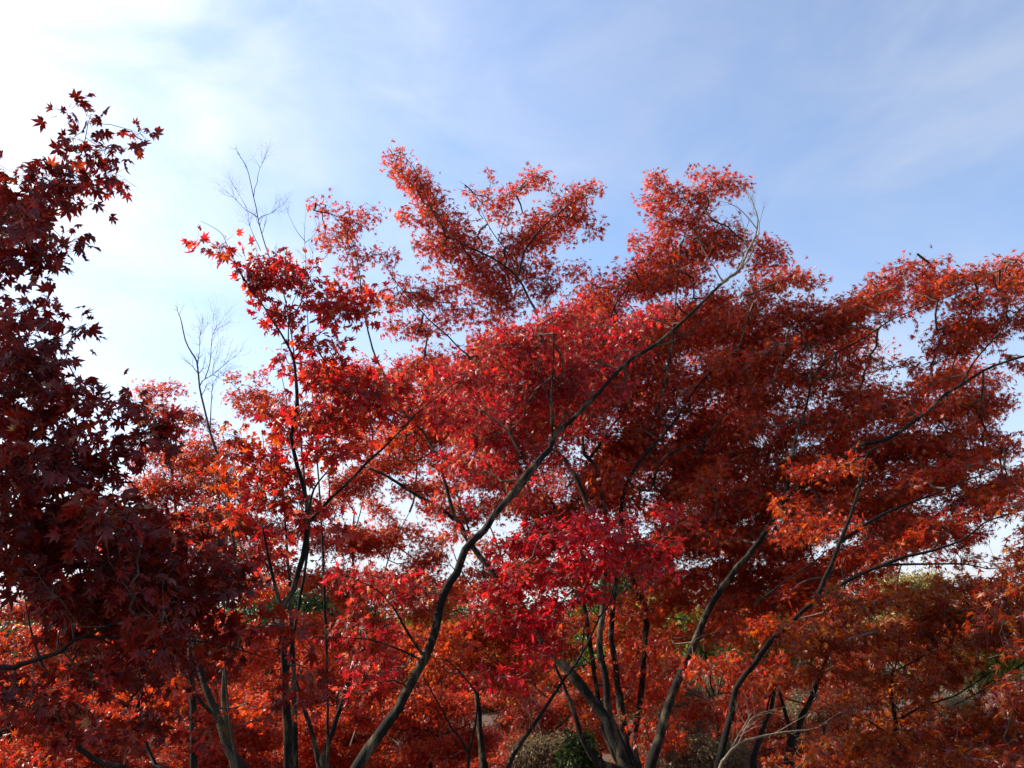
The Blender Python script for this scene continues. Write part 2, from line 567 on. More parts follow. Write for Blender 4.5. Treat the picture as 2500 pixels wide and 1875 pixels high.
# ------------------------------------------------------------------ one tree
def make_tree(kind, label, cat, limbs, crowns, leaf=0.07, pal=RED, lod='mid', lai=3.0, per=14, flat=0.6,
              dry=0.05, bark=M_BARK, thick=1.0, group=None, bare=None, petiole=False, srad=2.3, to_ground=True,
              leafmat=None, pal2=None, twig_r=0.0016, drypal=DRY, twigmat=None, crown_name='crown', back=0.0):
    """limbs: list of (tag, [px,py,...], Y0, Y1, w0, w1); tag 'T' a stem from the ground, 'b' a branch of the last stem.
    widths in photograph pixels; for 'b' the first Y is taken from the stem where the branch leaves it, and Y0 is ignored.
    crowns: list of (x0,y0,x1,y1,r,Y0,Y1[,density]) leaf-filled capsules"""
    parts = []
    stems = []
    allpaths = []
    for limb in limbs:
        tag, xy, Y0, Y1, w0, w1 = limb[:6]
        lmat = limb[6] if len(limb) > 6 else bark
        xy = np.array(xy, float).reshape(-1, 2)
        if tag == 'b':
            best = None
            for (SXY, SY, _) in stems:
                d = np.hypot(SXY[:, 0] - xy[0, 0], SXY[:, 1] - xy[0, 1])
                j = d.argmin()
                if best is None or d[j] < best[0]:
                    best = (d[j], SY[j])
            Y0 = best[1]
        seg = np.r_[0, np.cumsum(np.hypot(*(xy[1:] - xy[:-1]).T))]
        u = seg / seg[-1]
        Y = Y0 + (Y1 - Y0) * u
        P = at(xy[:, 0], xy[:, 1], Y)
        R = (w0 + (w1 - w0) * u ** 0.85) / 2 * Y / F
        if tag == 'T' and to_ground:
            d = P[0] - P[1]; d = d / np.linalg.norm(d)
            if d[2] > -0.3: d[2] = -0.3
            zg = ground_z(P[0][0], P[0][1]) - 0.12
            drop = P[0][2] - zg
            if drop > 0.15:
                pts = []
                for f in (0.33, 0.66, 1.0):
                    h = d[:2] / -d[2] * drop * f * (1 - 0.45 * f)
                    pts.append(np.array([P[0][0] + h[0], P[0][1] + h[1], P[0][2] - drop * f]))
                P = np.vstack([pts[::-1], P]); R = np.r_[R[0] * 1.28, R[0] * 1.08, R[0] * 1.02, R]
        SPth, SR = smooth_path(P, R)
        for _ in range(len(SPth) // 14):                     # knots and branch collars
            SR = SR * (1 + RNG.uniform(0.08, 0.30) * np.exp(-((np.arange(len(SR)) - RNG.integers(0, len(SR))) / RNG.uniform(0.7, 1.6)) ** 2))
        SPth[1:-1] += RNG.normal(0, 0.003, (len(SPth) - 2, 3)) * np.clip(SR[1:-1, None] * 20, 0.3, 1)
        # screen positions of the smooth path, for branches to find it
        rel = SPth - np.array([0, 0, CAMZ])
        fw = rel[:, 1] * CP + rel[:, 2] * SP
        sx = W / 2 + F * rel[:, 0] / fw
        sy = H / 2 - F * (rel[:, 2] * CP - rel[:, 1] * SP) / fw
        stems.append((np.c_[sx, sy], SPth[:, 1], tag))
        allpaths.append((SPth, SR, tag, lmat))
    base = allpaths[0][0][0].copy()
    root = bpy.data.objects.new(kind, None)
    root.empty_display_size = 0.3
    link(root)
    root.location = base
    root['label'] = label
    root['category'] = cat
    if group: root['group'] = group
    stem = None
    for (P, R, tag, lmat) in allpaths:
        sides = 14 if R.max() > 0.03 else 8
        ex = None
        if bare:                                   # leafless side shoots belong to the limb they grow on
            n_side, length, r0, depth, f0 = bare
            ex = stick_geo(*bare_twigs([(P, R * thick * STEM_GAIN, n_side, f0)], n_side, length, r0, depth))
        if tag == 'T' or stem is None:
            stem = tube('trunk', P, R * thick * STEM_GAIN, lmat, root, sides, base, extra=ex)
        else:
            tube('branch', P, R * thick * STEM_GAIN, lmat, stem, sides, base, extra=ex)
    seeds = np.vstack([P[int(len(P) * (0.35 if t == 'T' else 0.1)):] for P, R, t, _ in allpaths])
    # ---- foliage
    C, CW, CD = [], [], []          # spray centres, spray radii, height inside the lobe
    lobes = []
    for c in crowns:                                   # long lobes break up into uneven overlapping ones
        x0, y0, x1, y1, r, Y0, Y1 = c[:7]
        dens = c[7] if len(c) > 7 else 1.0
        ln = math.hypot(x1 - x0, y1 - y0)
        k = int(ln // 95) + 1 if x0 > -50 and x1 < 2560 else 1
        if k == 1:
            lobes.append((x0, y0, x1, y1, r, Y0, Y1, dens)); continue
        for i in range(k):
            xa, xb = x0 + (x1 - x0) * i / k, x0 + (x1 - x0) * (i + 1) / k
            ya, yb = y0 + (y1 - y0) * i / k, y0 + (y1 - y0) * (i + 1) / k
            sl = RNG.uniform(0.0, 0.45) * (xb - xa) * (-1 if x0 > 700 else 1)
            dy = RNG.normal(0, 0.32) * r; dYv = RNG.normal(0, 0.12)
            lobes.append((xa, ya - sl / 2 + dy, xb, yb + sl / 2 + dy, r * RNG.uniform(0.75, 1.2), Y0 + dYv, Y1 + dYv, dens * RNG.uniform(0.7, 1.25)))
    for c in lobes:
        x0, y0, x1, y1, r, Y0, Y1, dens = c
        length = math.hypot(x1 - x0, y1 - y0)
        Ym = (Y0 + Y1) / 2
        lp = leaf * F / Ym
        area = math.pi * r * r + 2 * r * length
        nl = LAI_GAIN * lai * dens * area / (0.2 * lp * lp)
        nsp = max(2, int(nl / per))
        # centres inside the capsule, kept off the rim by part of a spray radius
        srp = min(srad * lp, max(0.75 * r, 0.9 * lp))          # spray radius in this lobe
        inner = max(r - srp * 0.8, r * 0.3)
        u = RNG.uniform(0, 1, nsp)
        extra = inner / max(length, 1.0)
        u = -extra * 0.0 + u
        ends = RNG.random(nsp) < (math.pi * r * r) / area
        u = np.where(ends, RNG.integers(0, 2, nsp), u)
        ball = unit(RNG.normal(0, 1, (nsp, 3))) * RNG.random((nsp, 1)) ** 0.42
        px = x0 + (x1 - x0) * u + ball[:, 0] * inner
        py = y0 + (y1 - y0) * u + ball[:, 1] * inner
        rd = max(r * Ym / F * 1.1, 0.22)
        stray = RNG.random(nsp) < 0.2
        px = np.where(stray, px + ball[:, 0] * r * 0.5, px); py = np.where(stray, py + ball[:, 1] * r * 0.5, py)
        Y = Y0 + (Y1 - Y0) * u + ball[:, 2] * rd + back * max(rd, 0.3)
        C.append(at(px, py, np.maximum(Y, 1.6)))
        CW.append(np.full(nsp, srp / lp)); CD.append(ball[:, 1] * 1.0)
    if C:
        C = np.vstack(C); rel_h = np.concatenate(CD); srs = np.concatenate(CW)
        nsp = len(C)
        A, B, ra, rb, pdir = twig_forest(seeds, C, 1.0, twig_r, twig_r * 7)
        # spray: leaves over a drooping, tilted disc round the twig end
        k = per
        si = np.repeat(np.arange(nsp), k)
        n = len(si)
        ax = unit(np.array([0, 0, 1.0]) + RNG.normal(0, 0.28 + 0.5 * (1 - flat), (nsp, 3)))      # disc normal
        fwd = pdir - (pdir * ax).sum(1, keepdims=True) * ax
        fwd = unit(fwd + RNG.normal(0, 0.2, (nsp, 3)))
        sd = np.cross(ax, fwd)
        th = RNG.uniform(-2.3, 2.3, n)
        rr = np.sqrt(RNG.random(n)) * srs[si] * leaf * RNG.uniform(0.7, 1.15, n)
        off = (np.cos(th) * rr)[:, None] * fwd[si] + (np.sin(th) * rr)[:, None] * sd[si]
        off += ax[si] * (RNG.normal(0, 0.25 + 0.6 * (1 - flat), n) * leaf)[:, None]
        pos = C[si] + off
        out = unit(off + RNG.normal(0, 0.25, (n, 3)) * leaf * srad)
        tip = unit(out + np.array([0, 0, -1.0]) * RNG.uniform(0.1, 0.5 + 0.9 * (1 - flat), (n, 1)) + RNG.normal(0, 0.25, (n, 3)))
        nrm = unit(ax[si] + RNG.normal(0, 0.22 + 0.75 * (1 - flat), (n, 3)))
        size = leaf * RNG.uniform(0.5, 1.28, n)
        curl = RNG.uniform(0.25, 1.6 + 0.9 * (1 - flat), n); droop = RNG.uniform(0.2, 1.3 + 0.9 * (1 - flat), n)
        sprpal = pick(pal, nsp)
        cols = 0.45 * sprpal[si] + 0.55 * pick(pal, n)
        if pal2 is not None:
            w2 = np.clip(0.45 + 0.5 * rel_h[si] + RNG.normal(0, 0.2, n), 0, 1)[:, None]
            cols = cols * (1 - w2) + pick(pal2, n) * w2
        dspray = RNG.random(nsp) ** 2.0 * 2.2
        isdry = RNG.random(n) < np.clip(dry * dspray[si] * (1.5 if True else 1), 0, 0.9)
        curl[isdry] = RNG.uniform(2.6, 5.0, isdry.sum()); droop[isdry] = RNG.uniform(0.8, 2.6, isdry.sum())
        dc = pick(drypal, int(isdry.sum()))
        cols[isdry] = 0.45 * cols[isdry] + 0.55 * dc
        size[isdry] *= 0.92
        # short twiglets inside each spray
        kk = 3
        s2 = np.repeat(np.arange(nsp), kk)
        th = RNG.uniform(-1.2, 1.2, len(s2))
        o2 = ((np.cos(th))[:, None] * fwd[s2] + (np.sin(th))[:, None] * sd[s2]) * (srs[s2] * leaf * RNG.uniform(0.5, 1.0, len(s2)))[:, None]
        A = np.concatenate([A, C[s2]]); B = np.concatenate([B, C[s2] + o2])
        ra = np.concatenate([ra, np.full(len(s2), twig_r * 0.8)]); rb = np.concatenate([rb, np.full(len(s2), twig_r * 0.45)])
        shape = {'near': LEAF_NEAR, 'mid': LEAF_MID, 'far': LEAF_FAR, 'oval': LEAF_OVAL}[lod]
        leaves_mesh(crown_name, pos, tip, nrm, size, curl, droop, cols, shape, leafmat or M_RED, root,
                    petiole_from=(pos - off * 0.55 if petiole else None), origin=base,
                    sticks=stick_geo(A, B, ra, rb), stickmat=twigmat or (M_TWIG if bark is not M_PALE else M_PALE))
    return root


# ================================================================== THE TREES
# ---- left foreground maple, trunk outside the frame, in deep shade
make_tree('maple_tree', 'dark maroon maple in the left foreground with the largest leaves', 'tree',
    [('T', [-700,1500, -560,1250, -480,1000, -380,820], 3.6, 3.4, 150, 90),
     ('b', [-480,1000, -300,760, -120,600, 0,535, 63,501, 127,463, 171,419, 200,370, 215,300], 0, 3.1, 50, 4),
     ('b', [-560,1250, -380,1400, -200,1560, 0,1629, 52,1622, 104,1605, 149,1591, 180,1563, 204,1555, 330,1500, 470,1480], 0, 3.0, 60, 8),
     ('b', [-480,1000, -250,960, -60,900, 60,860, 150,820, 210,790], 0, 3.0, 40, 4),
     ('b', [-560,1250, -300,1200, -50,1180, 100,1170, 220,1120, 330,1060, 420,1030], 0, 3.3, 50, 5),
     ('b', [-560,1250, -300,1350, 0,1370, 250,1380, 480,1400, 640,1420], 0, 3.4, 50, 5),
     ('b', [204,1555, 360,1560, 520,1570, 700,1620], 0, 3.4, 14, 4),
     ('b', [156,1590, 172,1583, 185,1600, 190,1615], 0, 3.0, 9, 4)],
    [(175,265,230,290,26,3.1,3.1,0.22),(310,310,350,325,16,3.1,3.1,0.19),(190,340,250,370,52,3.1,3.1,0.46),(250,400,300,440,40,3.1,3.1,0.43),(150,430,230,450,58,3.1,3.1,0.53),
     (20,470,120,470,55,3.2,3.1,0.62),(-20,430,20,420,40,3.2,3.2,0.43),(0,530,110,540,65,3.2,3.1,0.68),(40,610,150,600,42,3.1,3.1,0.56),(-20,640,60,640,40,3.2,3.1,0.43),
     (140,590,200,600,18,3.1,3.1,0.25),
     (20,745,90,760,42,3.0,3.0,0.34),(100,720,140,760,25,3.0,3.0,0.22),(190,800,220,830,34,3.0,3.0,0.43),(10,830,110,830,60,3.0,3.0,0.53),(150,870,190,900,30,3.0,3.0,0.31),
     (0,910,100,920,60,3.0,3.0,0.56),(120,960,250,1010,45,3.1,3.1,0.62),(0,1010,150,1030,60,3.1,3.1,0.68),
     (320,1000,420,1030,34,3.4,3.4,0.65),(380,1040,440,1050,30,3.4,3.4,0.65),(260,1080,380,1090,50,3.4,3.4,0.65),
     (0,1120,250,1130,85,3.1,3.2,0.73),(0,1260,330,1270,100,3.1,3.3,0.78),(0,1400,400,1400,85,3.1,3.3,0.68),(350,1300,480,1330,65,3.3,3.4,0.57),
     (420,1400,620,1420,50,3.4,3.5,0.57),(150,1500,520,1500,65,3.2,3.4,0.52),(560,1520,700,1540,38,3.5,3.6,0.47),(420,1590,560,1600,50,3.4,3.4,0.47),
     (200,1620,400,1640,55,3.3,3.3,0.42),(690,1600,760,1640,28,3.5,3.6,0.42),(650,1680,760,1690,26,3.5,3.6,0.36),(0,1720,250,1750,60,3.4,3.4,0.31),(300,1760,520,1750,50,3.5,3.5,0.29),
     (-420,600,-60,560,200,3.8,3.4,.6),(-600,900,-100,900,220,4.2,3.6,.7),(-600,1250,-120,1250,200,4.0,3.5,.7),(-900,700,-500,500,260,5.0,4.6,.8),(-1500,350,-800,100,300,4.2,3.6,.9),(-800,-150,-350,-100,200,3.6,3.4,.7)],  # unseen lobes left of the frame, added to cast shade on this crown
    leaf=.074, pal=MAROON, lod='near', lai=1.85, per=7, flat=.45, dry=.05, bark=M_DARK, petiole=True, srad=1.5, twig_r=.0013)

# ---- slender maple left of the middle
make_tree('maple_tree', 'slender maple with a thin dark upright trunk left of the middle and loose scarlet leaves', 'tree',
    [('T', [704,1868, 704,1785, 697,1681, 690,1577, 687,1494, 714,1439, 739,1359, 750,1300, 749,1240, 742,1193, 727,1139, 711,1069, 723,1003, 723,933, 717,879, 704,845, 670,788, 625,720, 590,670, 560,610], 4.3, 4.1, 54, 5),
     ('b', [687,1494, 672,1430, 662,1390, 650,1330, 640,1280], 0, 4.2, 24, 10),
     ('b', [760,1270, 806,1218, 863,1164, 901,1126, 958,1073, 1011,1016, 1059,974, 1138,917], 0, 4.6, 22, 4),
     ('b', [749,1280, 760,1215, 775,1180, 800,1150], 0, 4.1, 20, 8),
     ('b', [723,1009, 765,978, 793,933, 800,895], 0, 4.0, 9, 3),
     ('b', [720,876, 742,848, 803,797, 850,760], 0, 4.0, 10, 3),
     ('b', [704,845, 705,790, 715,740, 735,690], 0, 4.0, 9, 3),
     ('b', [670,1440, 630,1400, 607,1360, 575,1320], 0, 4.6, 16, 6),
     ('b', [560,610, 545,575, 520,555, 490,540], 0, 4.0, 5, 2),
     ('b', [806,1218, 800,1120, 803,1060], 0, 4.2, 7, 3)],
    [(480,590,520,600,16,4.1,4.1,.35),(530,600,600,640,28,4.1,4.1,.6),(590,630,650,640,28,4.1,4.1,.6),(620,690,760,680,42,4.1,4.1,.95),(680,640,740,650,22,4.1,4.1,.5),
     (640,760,700,770,40,4.1,4.1,.8),(760,720,860,720,38,4.1,4.1,.85),(800,770,880,760,45,4.1,4.1,.8),(860,700,920,740,28,4.1,4.1,.8),(750,830,820,850,38,4.1,4.1,.7),
     (640,840,690,870,25,4.1,4.1,.5),(740,900,860,920,45,4.1,4.2,.9),(850,960,980,960,55,4.2,4.4,.9),(740,1010,900,1020,55,4.1,4.3,1),(660,1000,700,1060,32,4.1,4.1,.8),
     (960,1020,1050,1000,40,4.4,4.5,.8),(780,1110,880,1110,50,4.2,4.2,.9),(640,1130,720,1160,45,4.2,4.1,.8),(640,1250,760,1250,50,4.2,4.1,1),(800,1290,860,1290,30,4.2,4.2,.7),(620,1340,700,1330,40,4.2,4.2,.9)],
    leaf=.070, back=.9, pal=CRIMSON, pal2=RED, lod='near', lai=1.5, per=7, flat=.25, dry=.16, bark=M_BARK, petiole=True, srad=1.7, twig_r=.0012)

# ---- pale leafless sapling growing in front of it
make_tree('maple_sapling', 'pale sapling with a few big red leaves at its tip, left of the slender trunk', 'tree',
    [('T', [580,1868, 560,1760, 548,1600, 548,1480, 551,1380, 551,1275, 551,1215, 553,1160, 556,1120, 570,1090], 4.5, 4.5, 13, 3),
     ('b', [551,1175, 570,1140, 589,1115, 615,1080], 0, 4.4, 6, 2),
     ('b', [551,1190, 590,1165, 620,1150, 650,1140], 0, 4.4, 6, 2),
     ('b', [551,1185, 535,1160, 510,1130, 500,1100], 0, 4.5, 6, 2)],
    [(560,1065,620,1080,26,4.5,4.5,.9),(590,1110,640,1110,20,4.5,4.5,.8),(540,1110,580,1120,18,4.5,4.5,.6),(520,1180,640,1180,30,4.6,4.5,.6),(500,1250,580,1260,28,4.5,4.5,.7)],
    leaf=.075, pal=RED, lod='near', lai=1.7, per=6, flat=.35, dry=.25, bark=M_GREY, petiole=True, srad=1.5, twig_r=.0012)

# ---- leaning maple with the long diagonal trunk
make_tree('maple_tree', 'crimson maple with a long diagonal trunk leaning right to a bare pale tip', 'tree',
    [('T', [877,1868, 912,1813, 974,1726, 999,1674, 1033,1612, 1051,1570, 1068,1515, 1082,1456, 1113,1397, 1137,1342, 1182,1295, 1205,1262, 1240,1218, 1279,1170, 1342,1094, 1358,1059, 1406,1015, 1463,958, 1501,914, 1548,872, 1602,841, 1682,771, 1761,692, 1775,680], 4.6, 5.7, 64, 14),
     ('b', [1755,697, 1782,676, 1806,657, 1825,613, 1844,578, 1850,534, 1840,502, 1831,477], 0, 5.75, 21, 5, M_PALE),
     ('b', [1795,666, 1822,640, 1838,610, 1852,572, 1853,545, 1848,520], 0, 5.7, 13, 4, M_PALE),
     ('b', [1350,1080, 1346,999, 1335,960, 1327,935, 1315,880], 0, 5.2, 17, 5),
     ('b', [1346,1000, 1349,920, 1352,850, 1350,780, 1330,720], 0, 5.3, 13, 3),
     ('b', [1360,1060, 1375,1015, 1392,975, 1402,940], 0, 5.2, 12, 4),
     ('b', [1033,1600, 999,1550, 967,1494, 950,1470, 920,1440, 880,1420], 0, 4.7, 22, 5),
     ('b', [1025,1610, 985,1590, 947,1574, 895,1560, 808,1556, 732,1556], 0, 4.7, 13, 3),
     ('b', [1597,845, 1644,834, 1698,799, 1739,765, 1790,720, 1815,690], 0, 6.0, 10, 3),
     ('b', [1765,689, 1749,660, 1735,640, 1722,620], 0, 5.6, 10, 5, M_PALE),
     ('b', [1848,560, 1825,530, 1799,505, 1777,496], 0, 5.75, 8, 4, M_PALE),
     ('b', [1815,640, 1812,610, 1820,580, 1815,550], 0, 5.6, 8, 4, M_PALE),
     ('b', [1180,1300, 1215,1230, 1250,1150, 1268,1110], 0, 4.9, 8, 3),
     ('b', [1115,1395, 1100,1380, 1090,1350], 0, 4.9, 7, 3),
     ('b', [1000,1680, 960,1660, 930,1665, 880,1640], 0, 4.6, 9, 3),
     ('b', [1068,1510, 1110,1490, 1160,1490, 1220,1500], 0, 4.7, 9, 3)],
    [(1330,790,1480,800,55,5.4,5.4,.8),(1200,850,1330,840,60,5.3,5.3,.8),(1500,800,1620,760,40,5.5,5.6,.6),(1380,880,1540,860,50,5.3,5.4,.9),(1230,950,1420,950,75,5.2,5.2,1.1),
     (1080,900,1200,940,60,5.2,5.2,.7),(1080,1030,1250,1050,70,5.1,5.1,1),(1090,1150,1200,1170,50,5.0,5.0,.9),(1150,1230,1180,1240,30,4.9,4.9,.6),(1060,1220,1080,1260,30,4.9,4.9,.4),(1500,960,1560,930,35,5.3,5.4,.5),
     *fill([1080,930,1450,880,1530,950,1350,1130,1280,1260,1100,1200],13,34,52,40,120,-.6,.2,5.4,6.0,.62),
     (1100,1320,1130,1310,26,4.9,4.9,.5),
     (820,1400,1010,1400,30,4.7,4.7,.9),(880,1450,1060,1460,30,4.7,4.7,.9),(1100,1490,1250,1500,22,4.7,4.7,.9),(800,1540,960,1540,30,4.7,4.7,.7),
     (860,1620,990,1630,32,4.6,4.6,.8),(840,1680,900,1690,22,4.6,4.6,.6),(1120,1640,1190,1650,28,4.7,4.7,.5)],
    leaf=.066, pal=CRIMSON, lod='mid', lai=1.8, per=9, flat=.3, dry=.28, bark=M_BARK, srad=1.9, petiole=True, bare=(3,.32,.004,2,.82), twig_r=.0013, back=1.3)

# ---- small near maple with crimson layered sprays
make_tree('maple_tree', 'small near maple with bright crimson layered sprays in front of the multi-stemmed clump', 'tree',
    [('T', [1241,1868, 1259,1834, 1293,1785, 1345,1709, 1375,1660, 1408,1619, 1422,1592, 1440,1560, 1463,1508, 1488,1473, 1500,1430, 1530,1380, 1560,1330], 4.7, 4.7, 24, 5),
     ('b', [1422,1595, 1425,1540, 1430,1510, 1400,1480, 1380,1465], 0, 4.6, 9, 3),
     ('b', [1400,1628, 1430,1622, 1455,1604, 1480,1590], 0, 4.6, 9, 3),
     ('b', [1488,1473, 1560,1390, 1600,1330, 1640,1290], 0, 4.9, 8, 3),
     ('b', [1463,1508, 1400,1440, 1350,1400, 1300,1360], 0, 4.7, 7, 3),
     ('b', [1345,1709, 1310,1680, 1290,1640, 1280,1600], 0, 4.6, 7, 3)],
    [*fill([1200,1250,1660,1220,1660,1400,1480,1450,1400,1570,1240,1640,1190,1420],26,13,26,60,160,-.35,.15,4.6,5.1,.9),
     (1320,1300,1540,1290,24,4.8,4.8,.8),(1290,1390,1520,1380,24,4.8,4.8,.8),(1270,1600,1350,1600,20,4.6,4.6,.8),(1240,1650,1300,1680,24,4.6,4.6,.7)],
    leaf=.068, pal=CRIMSON, lod='near', lai=1.35, per=8, flat=.72, back=.4, dry=.03, bark=M_BARK, srad=1.8, twig_r=.0013)

# ---- big multi-stemmed maple in the middle
make_tree('maple_tree', 'tall multi-stemmed maple in the middle, dark stems fanning out under the highest red crown', 'tree',
    [('T', [1526,1868, 1491,1778, 1474,1747, 1408,1660, 1349,1595, 1293,1508, 1241,1439, 1161,1345, 1122,1281, 1075,1243, 996,1196, 932,1155, 885,1139], 7.0, 7.6, 66, 14),
     ('b', [1110,1265, 1068,1120, 1027,1047, 996,1022, 938,914, 916,870, 902,825, 883,724, 877,664, 858,585, 820,534, 770,496], 0, 7.8, 22, 3),
     ('b', [1161,1345, 1130,1250, 1100,1150], 0, 7.4, 16, 6),
     ('T', [1540,1868, 1488,1750, 1477,1647, 1463,1577, 1470,1508, 1475,1420, 1470,1330, 1431,1227, 1415,1183, 1377,1119, 1358,1097, 1345,1000, 1335,900, 1317,781, 1295,737, 1263,677, 1206,632, 1127,594, 1080,553, 1051,506, 1029,452, 1010,410, 978,370], 7.1, 7.8, 46, 3),
     ('b', [1266,673, 1279,616, 1308,575, 1336,544, 1390,500, 1450,470], 0, 7.6, 14, 3),
     ('b', [1263,680, 1240,620, 1200,563, 1175,515, 1149,465, 1121,442], 0, 8.0, 9, 2),
     ('b', [1215,590, 1238,520, 1270,458, 1300,430], 0, 7.8, 6, 2),
     ('b', [1335,900, 1333,760, 1333,640, 1330,560], 0, 7.6, 9, 3),
     ('b', [1345,1000, 1217,917, 1182,898, 1122,851, 1095,822, 1048,781, 985,711, 950,664, 930,620], 0, 7.9, 18, 3),
     ('T', [1550,1868, 1529,1820, 1512,1699, 1501,1612, 1491,1560, 1495,1494, 1500,1400, 1475,1240, 1453,1135, 1428,1110, 1422,1021, 1430,950, 1460,880, 1499,752, 1518,723, 1540,685, 1560,640], 7.3, 7.9, 44, 4),
     ('b', [1428,1135, 1463,1088, 1494,1040, 1529,996, 1545,950], 0, 7.2, 22, 7),
     ('T', [1556,1868, 1546,1820, 1564,1705, 1571,1612, 1575,1500, 1540,1400, 1516,1262, 1526,1198, 1542,1160, 1573,1110, 1627,1053, 1681,977, 1694,952, 1785,866, 1896,825], 7.5, 7.8, 40, 8),
     ('b', [1600,1010, 1640,850, 1657,641, 1673,571, 1682,552, 1717,502, 1750,450], 0, 8.0, 14, 3),
     ('b', [1535,1180, 1586,1198, 1611,1126, 1650,1100, 1713,1072, 1770,1015, 1830,980], 0, 7.4, 20, 5),
     ('T', [1500,1875, 1463,1868, 1422,1802, 1397,1726, 1375,1670, 1340,1600, 1310,1550, 1290,1500], 6.9, 7.0, 40, 6),
     ('T', [1515,1875, 1480,1800, 1450,1640, 1430,1500, 1402,1347, 1377,1287, 1342,1217, 1304,1167, 1280,1120], 7.6, 8.2, 30, 14)],
    [(965,385,1030,440,48.8,7.8,7.8,0.33),(975,410,1060,500,58.56,7.8,7.8,0.627),(1050,510,1110,560,58.56,7.7,7.7,0.66),(985,525,1050,535,29.28,7.7,7.7,0.528),(1080,590,1230,650,75.64,7.8,7.8,0.726),
     (1040,600,1110,610,42.7,7.8,7.8,0.462),(1180,410,1200,430,21.96,7.9,7.9,0.264),(1170,480,1240,560,42.7,7.9,7.9,0.363),(1240,480,1310,430,39.04,7.8,7.8,0.495),(1300,430,1330,440,29.28,7.8,7.8,0.462),
     (1360,490,1460,475,41.48,7.6,7.6,0.594),(1310,540,1400,520,51.24,7.6,7.6,0.66),(1250,590,1380,580,61,7.7,7.7,0.66),(1330,640,1410,665,34.16,7.7,7.7,0.462),(1260,660,1330,700,58.56,7.7,7.7,0.594),
     (1420,520,1450,560,31.72,7.6,7.6,0.462),
     (775,505,850,520,31.72,7.8,7.8,0.33),(800,560,900,545,43.92,7.8,7.8,0.528),(790,590,860,610,31.72,7.8,7.8,0.396),(830,655,870,650,29.28,7.8,7.8,0.396),(880,625,960,625,26.84,7.8,7.8,0.396),(860,690,890,720,26.84,7.8,7.8,0.297),
     (950,640,980,690,24.4,7.9,7.9,0.33),(970,715,1100,720,43.92,7.8,7.8,0.66),(960,790,1080,800,34.16,7.8,7.8,0.594),(1070,760,1230,780,43.92,7.8,7.8,0.396),(1160,700,1260,740,61,7.8,7.8,0.594),
     (1600,440,1650,470,39.04,8,8,0.561),(1700,420,1740,430,30.5,8,8,0.396),(1640,500,1780,465,43.92,8,8,0.66),(1770,440,1810,450,29.28,8,8,0.462),(1640,560,1740,560,48.8,8,8,0.66),(1560,590,1600,640,36.6,7.9,7.9,0.396),
     (1620,640,1780,630,63.44,7.9,7.9,0.66),(1780,600,1870,600,43.92,8,8,0.528),(1850,640,1900,620,48.8,8,8,0.594),(1850,690,1870,700,24.4,8,8,0.396),(1500,690,1620,700,54.9,7.9,7.9,0.66),(1600,740,1760,730,73.2,7.9,7.9,0.66),
     (1440,700,1500,760,42.7,7.9,7.9,0.594),(1360,780,1480,800,54.9,7.8,7.8,0.594),(1400,860,1720,830,73.2,7.7,7.7,0.594),(1150,860,1400,880,61,7.9,7.9,0.462),(980,880,1130,900,48.8,7.9,7.9,0.495),
     (1000,980,1180,960,73.2,7.8,7.8,0.528),(940,1060,1100,1050,48.8,7.8,7.8,0.462),(1180,1030,1450,1010,79.3,7.7,7.7,0.594),(1450,950,1720,930,73.2,7.6,7.6,0.594),(1560,1030,1750,1020,54.9,7.6,7.6,0.462),
     (1000,1130,1080,1140,36.6,7.8,7.8,0.462),(1380,1170,1620,1190,61,7.4,7.4,0.396),(1250,1230,1330,1220,42.7,7.6,7.6,0.396),(1560,1130,1720,1150,48.8,7.5,7.5,0.396),(1700,1080,1800,1060,42.7,7.5,7.5,0.33),
     (1130,1400,1230,1400,39.04,7.6,7.6,0.462),(1300,1500,1420,1520,48.8,7.3,7.3,0.33),(1520,1350,1700,1340,54.9,7.2,7.2,0.528),(1550,1420,1720,1430,43.92,7.1,7.1,0.528),(1520,1490,1600,1490,24.4,7,7,0.462),
     (1600,500,1640,620,42,8,8,.7),(1700,530,1730,600,48,8,8,.7),(1560,660,1600,600,35,8,8,.6),
     *fill([1150,840,1650,780,1900,800,1850,1100,1760,1290,1300,1290,1060,1000],30,40,62,60,140,-.7,.3,8.4,9.6,.42,[(1040,1290,30),(1170,1360,30)]),
     *fill([960,820,1150,760,1500,700,1800,650,1900,780,1850,1000,1760,1280,1500,1400,1250,1350,1000,1150],40,34,60,40,150,-.9,.3,7.9,8.8,.8,[(1040,1290,30),(960,1160,45),(1170,1360,30)]),
     *fill([1460,1060,1720,1040,1740,1210,1480,1230],9,30,44,50,120,-.8,.1,7.8,8.4,.8),
     *fill([1480,1440,1900,1460,1900,1700,1640,1830,1500,1700],22,13,26,40,110,-.25,.2,7.8,9.0,.95),
     (1480,1640,1700,1650,26.84,7,7,0.396),(1560,1570,1650,1580,21.96,7,7,0.33),(1500,1740,1640,1740,21.96,7,7,0.33),(1540,1800,1620,1810,17.08,6.9,6.9,0.33)],
    leaf=.074, pal=RED, pal2=SCARLET, back=1.3, lod='mid', lai=2.4, per=8, flat=.42, dry=.10, bark=M_BARK, srad=2.0, twig_r=.0016)

